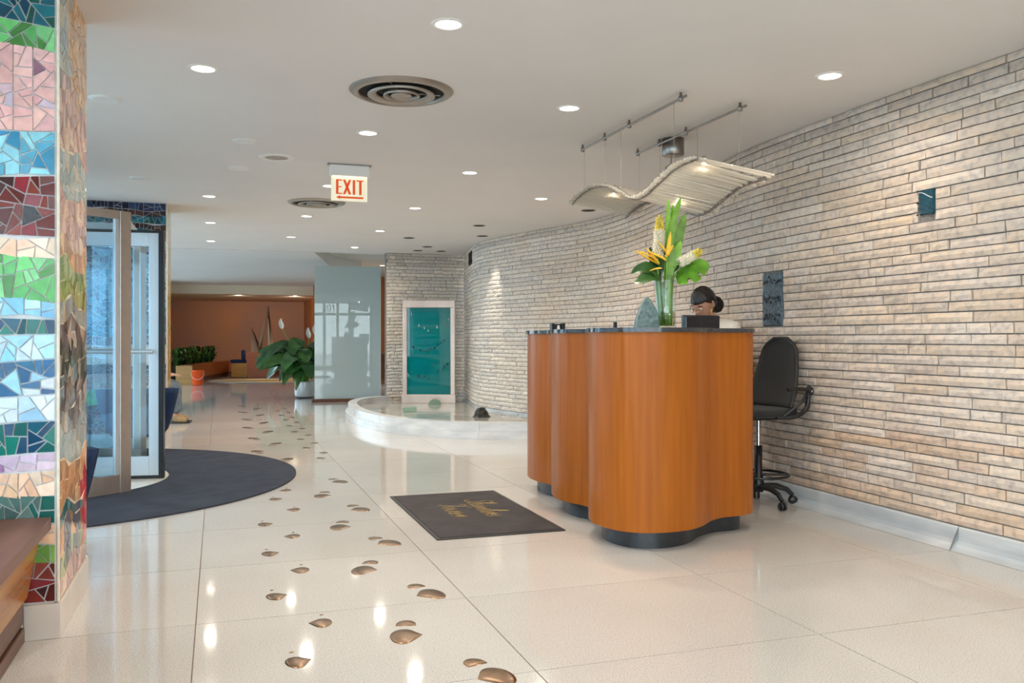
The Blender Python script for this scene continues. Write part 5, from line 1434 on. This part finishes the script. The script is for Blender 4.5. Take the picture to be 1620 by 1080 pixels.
# glass chunks and black stone in the basin
q = MB()
c = [(3.20 + .10 * math.cos(PI * k / 12), 13.22, .097 + .085 * math.sin(PI * k / 12)) for k in range(13)]; n = len(c)
q.add(c + [(a, b + .035, z) for a, b, z in c], [tuple(range(n)), tuple(range(n, 2 * n))[::-1]] + [(i, n + i, n + (i + 1) % n, (i + 1) % n) for i in range(n)])
tag(q.build('glass_chunk', M['chunk']), 'half round green glass piece standing against the water panel', 'glass piece')
q = MB(); q.M = Matrix.Translation((2.55, 12.02, .0958)) @ Matrix.Rotation(.1, 4, 'Z'); q.box(-.105, .095, -.02, .02, 0, .07)
tag(q.build('glass_chunk', M['chunk'], bevel=.008), 'rectangular green glass block lying on the basin floor', 'glass piece')
t = thing('stone_cascade', 'dark stacked slate stones on the basin floor near the rim', 'rocks', (3.27, 10.95, .095))
for k, (r, z0, h) in enumerate(((.135, .0955, .035), (.10, .132, .06), (.075, .190, .03))):
    q = MB()
    poly = [(3.27 + r * rnd.uniform(.8, 1.1) * math.cos(a), 10.95 + r * .7 * rnd.uniform(.8, 1.1) * math.sin(a)) for a in [2 * PI * j / 9 for j in range(9)]]
    top = [(3.27 + (x - 3.27) * .72, 10.95 + (y - 10.95) * .72, z0 + h * rnd.uniform(.8, 1.1)) for x, y in poly]; m_ = len(poly)
    q.add([(x, y, z0) for x, y in poly] + top, [tuple(range(m_))[::-1], tuple(range(m_, 2 * m_))] + [(i, (i + 1) % m_, m_ + (i + 1) % m_, m_ + i) for i in range(m_)])
    q.build('slate', M['rock'], t)

# ------------------------------------------------------------------ frosted glass screen
t = thing('glass_screen', 'tall frosted glass screen standing on a low reddish wood base', 'screen', (2.2, 15.69, 0))
A0 = Vector((1.60, 15.725, 0)); A1 = Vector((2.80, 15.655, 0)); ud = (A1 - A0).normalized(); wd_ = Vector((-ud.y, ud.x, 0)); Wp = (A1 - A0).length
mt = Matrix(((ud.x, wd_.x, 0, A0.x), (ud.y, wd_.y, 0, A0.y), (0, 0, 1, 0), (0, 0, 0, 1)))
q = MB(); q.M = mt; q.box(-.03, Wp + .03, -.05, .08, .0005, .055); q.build('wood_base', M['dark_wood'], t, bevel=.004)
q = MB(); q.M = mt; q.box(.02, Wp - .02, .0, .016, .055, 2.42); q.build('glass_sheet', M['frost'], t)
q = MB(); q.M = mt; q.box(Wp - .02, Wp - .012, -.004, .020, .055, 2.42); q.build('edge_strip', M['alu'], t)

# ------------------------------------------------------------------ peace lily in a pot
PX, PY = 1.56, 16.95
t = thing('planter_pot', 'silver white round pot beside the frosted glass screen', 'plant pot', (PX, PY, 0))
MB().lathe([(0, .02), (.165, .02), (.18, .05), (.195, .30), (.192, .318), (.18, .318), (.175, .27), (0, .27)], 36, (PX, PY, 0)).build('pot_wall', M['pot'], t)
MB().lathe([(0, .0005), (.15, .0005), (.155, .02)], 30, (PX, PY, 0)).build('pot_foot', M['black'], t)
MB().lathe([(0, .285), (.17, .283), (.172, .272)], 24, (PX, PY, 0)).build('soil', M['soil'], t)
t = thing('peace_lily', 'large leafy green plant with white flowers in the silver pot', 'plant', (PX, PY, .285))
lr = random.Random(5)
specs = []
for k in range(34):
    specs.append((2.4 * k + lr.uniform(-.4, .4), lr.uniform(.25, .85), lr.uniform(.45, .98), lr.uniform(.15, .21)))
specs += [(PI + .1, .9, .62, .15), (PI + .4, .95, .5, .15), (PI - .3, .92, .85, .16), (PI + .8, .6, .45, .16), (PI + .9, .5, .9, .15), (PI, .75, .95, .14), (-PI / 2, .45, .55, .16), (-PI / 2 - .4, .5, .35, .15), (-PI / 2 + .5, .45, .4, .15), (-PI / 2, .3, .8, .15)]
for k in range(12): specs.append((PI + lr.uniform(-1.0, 1.1), lr.uniform(.45, 1.0), lr.uniform(.35, .95), lr.uniform(.15, .2)))
for az, reach, hgt, w in specs:
    d = Vector((math.cos(az), math.sin(az), 0)); b0 = Vector((PX, PY, .29)) + d * .05
    k1 = b0 + d * reach * .25 + UP * hgt * .62; k2 = b0 + d * reach * .52 + UP * hgt * .80
    q = MB(); q.tube(spline([tuple(b0), tuple(b0 + d * reach * .10 + UP * hgt * .32), tuple(k1)], 4), [.010] + [.008] * 7 + [.005], 6); lf_s = q.build('stalk', M['stem'], t)
    dr = lr.uniform(.1, .55)
    w *= 1.75
    blade('leaf', M['leaf'] if lr.random() < .65 else M['leaf_b'], [k1, k1.lerp(k2, .6) + UP * .03, k2 + d * reach * .18 - UP * dr * .25, k2 + d * reach * .42 - UP * dr * .75], wl(w, [(0, .15), (.2, .85), (.42, 1), (.75, .6), (1, .02)]), UP * .7 + Vector((0, -.6, 0)), t, .16, 12)
for (dx, dz) in ((-.42, 1.03), (.08, .86), (.20, .92)):
    top = Vector((PX + dx, PY - .1, .29 + dz))
    q = MB(); q.tube(spline([(PX, PY, .3), (PX + dx * .5, PY - .05, .3 + dz * .6), tuple(top)], 5), .006, 6); q.build('flower_stalk', M['stem'], t)
    blade('spathe', M['spathe'], [top - UP * .02, top + Vector((-.02, 0, .05)), top + Vector((-.035, 0, .12)), top + Vector((-.02, 0, .19))], wl(.10), Vector((.3, -1, 0)), t, .5)

# ------------------------------------------------------------------ far lounge
t = thing('planter_bench', 'long dark red wooden planter box along the orange wall', 'planter', (-.5, 25, 0))
def beam(name, mat, a, b, w, z0, z1):
    a, b = Vector((*a, 0)), Vector((*b, 0)); d = (b - a).normalized(); n = Vector((-d.y, d.x, 0)) * w
    MB().prism([tuple(a.xy), tuple(b.xy), tuple((b + n).xy), tuple((a + n).xy)], z0, z1).build(name, mat, t)
beam('end_panel', M['tan_wood'], (-.98, 22.75), (-.60, 22.75), .25, 0, .46)
beam('front_panel', M['plank_dark'], (-.60, 23.02), (.32, 27.3), .30, .14, .47)
beam('plinth', M['dark_wood'], (-.63, 23.05), (.28, 27.3), .24, 0, .14)
beam('front_panel', M['plank_dark'], (.32, 27.3), (2.55, 27.3), 1.2, .14, .47)
beam('plinth', M['dark_wood'], (.30, 27.36), (2.5, 27.36), 1.1, 0, .14)
MB().prism([(-1.38, 23.1), (-.92, 23.1), (.0, 27.5), (-1.38, 27.5)], .0, .44).build('soil_bed', M['soil'], t)
for j in range(11):
    x = rnd.uniform(-1.1, -.55) if j < 9 else rnd.uniform(-.4, .1); y = 23.3 + (j % 9) * .33 if j < 9 else rnd.uniform(25.6, 27.2)
    y = 23.35 + j * .40; x = -1.08 + (y - 23.0) * .20
    p = thing('leafy_plant', ['bushy bright green plant in the far planter', 'dark leaved plant in the far planter'][0 if j < 6 else 1], 'plant', (x, y, .44), 0, 'plants in the far planter')
    p['label'] = ('bushy bright green plant, ' if j < 6 else 'dark leaved plant, ') + ordn[j] + ' to the room in the far planter'
    for k in range(26):
        az = rnd.uniform(0, 2 * PI); r_ = rnd.uniform(.1, .26); h = rnd.uniform(.12, .46)
        d = Vector((math.cos(az), math.sin(az), 0)); b0 = Vector((x, y, .44))
        blade('leaf', M['leaf_b'] if j < 6 else M['leaf'], [b0 + d * .03, b0 + d * r_ * .6 + UP * h, b0 + d * r_ + UP * h * rnd.uniform(.75, 1.0)], wl(rnd.uniform(.10, .16)), UP, p, .15, 6)
    if j in (3, 7):
        q = MB().ball((x, y, .44 + .44), (.02, .02, .05), 8, 6); q.tube([(x, y, .45), (x, y, .86)], .006, 5); q.build('red_flower', M['bucket'], p)
t = thing('lounge_chair', 'wooden lounge chair with navy cushions before the orange wall', 'chair', (.95, 26.0, 0))
q = MB(); q.prism([(.36, 26.2), (.78, 25.7), (.88, 26.45), (.50, 26.8)], .03, .43); q.build('seat_base', M['tan_wood'], t)
q = MB(); q.prism([(.33, 26.2), (.80, 25.72), (.90, 26.45), (.47, 26.85)], .431, .52); q.build('seat_cushion', M['navy'], t, bevel=.02)
q = MB(); q.M = None
q.add([(.80, 25.70, .02), (1.50, 25.66, .02), (1.72, 25.66, .74), (.74, 25.70, .74), (.90, 26.6, .02), (1.55, 26.6, .02), (1.75, 26.6, .74), (.84, 26.6, .74)], [(0, 1, 2, 3), (7, 6, 5, 4), (0, 4, 5, 1), (3, 2, 6, 7), (1, 5, 6, 2), (0, 3, 7, 4)])
q.build('side_panel', M['plank_dark'], t)
MB().box(.64, .735, 25.78, 26.5, .525, .80).build('back_cushion', M['navy'], t, bevel=.03)
# bucket
BX, BY = -.47, 22.4
t = thing('plastic_bucket', 'orange plastic bucket standing on the floor near the planter', 'bucket', (BX, BY, 0))
MB().lathe([(0, .002), (.115, .002), (.12, .02), (.145, .33), (.152, .335), (.152, .36), (.142, .36), (.138, .33), (.112, .012), (0, .010)], 30, (BX, BY, 0)).build('bucket_wall', M['bucket'], t)
q = MB(); q.tube([(BX + .15 * math.cos(a), BY - .155 * abs(math.sin(a)) - .0, .31 - .17 * math.sin(a)) for a in [PI * k / 16 for k in range(17)]], .005, 6); q.build('wire_handle', M['white'], t)
# rug
def ell(cx, cy, rx, ry, n=48, a0=0): return [(cx + rx * math.cos(2 * PI * k / n), cy + ry * math.sin(2 * PI * k / n)) for k in range(n)]
t = thing('lounge_rug', 'round rug with grey, gold and cream swirls in the far lounge', 'rug', (1.15, 24.3, 0))
MB().prism(ell(1.15, 24.3, 1.42, 1.75), .0005, .008).build('rug_pile', RUG[0], t)
for k, (cx, cy, rx, ry, m) in enumerate(((.95, 23.4, .8, .30, 2), (1.6, 23.7, .7, .26, 1), (.7, 24.4, .8, .2, 1), (1.5, 24.9, .8, .30, 2), (1.1, 24.1, .9, .14, 3), (1.9, 24.3, .5, .2, 1), (.95, 22.95, .55, .10, 3), (1.5, 23.05, .5, .10, 2), (.7, 25.2, .6, .15, 1))):
    MB().prism(ell(cx, cy, rx, ry, 32), .0081 + k * .0004, .0095 + k * .0004).build('rug_swirl', RUG[m], t)
# line sculpture on the orange wall
t = thing('wall_sculpture', 'tall sculpture of thin pale lines forming peaks on the orange wall', 'sculpture', (1.45, 28.55, .5))
for k in range(6):
    o_ = k * .075
    MB().tube([(1.00 + o_ * .5, 28.56, .55), (1.00 + o_ * .5, 28.56, 1.48 - o_ * 1.5), (1.22 + o_ * .02, 28.56, .98 - o_ * 1.0 if k < 6 else .62), (1.50, 28.56, 2.18 - o_ * 1.9), (1.70 - o_ * .55, 28.56, .55)], .012, 5).build('metal_line', M['sculpt'], t)
# corridor counter behind the glass screen
t = thing('corridor_console', 'dark wooden console in the corridor behind the glass screen', 'console', (3.6, 21.5, 0))
MB().box(3.1, 4.6, 21.2, 22.0, .72, .78).build('console_top', M['dark_wood'], t)
MB().box(3.15, 3.25, 21.3, 21.9, 0, .72).build('leg', M['dark_wood'], t); MB().box(4.4, 4.5, 21.3, 21.9, 0, .72).build('leg', M['dark_wood'], t)
MB().box(3.25, 4.4, 21.8, 21.85, .1, .72).build('back_panel', M['plank_dark'], t)

# ------------------------------------------------------------------ accent spots on the stone
def spot(x, y, z, tx, ty, tz, w, ang, c=LAMP_C):
    l = bpy.data.lights.new('spot', 'SPOT'); l.energy = w; l.spot_size = math.radians(ang); l.spot_blend = .7; l.color = c; l.shadow_soft_size = .04
    o_ = bpy.data.objects.new('spot', l); COL.objects.link(o_); o_.location = (x, y, z)
    o_.rotation_euler = (Vector((tx, ty, tz)) - Vector((x, y, z))).to_track_quat('-Z', 'Y').to_euler(); return o_
for a_ in SPOTS: spot(*a_)
spot(3.474, 11.568, 2.535, 3.70, 11.85, 1.6, 40, 40)
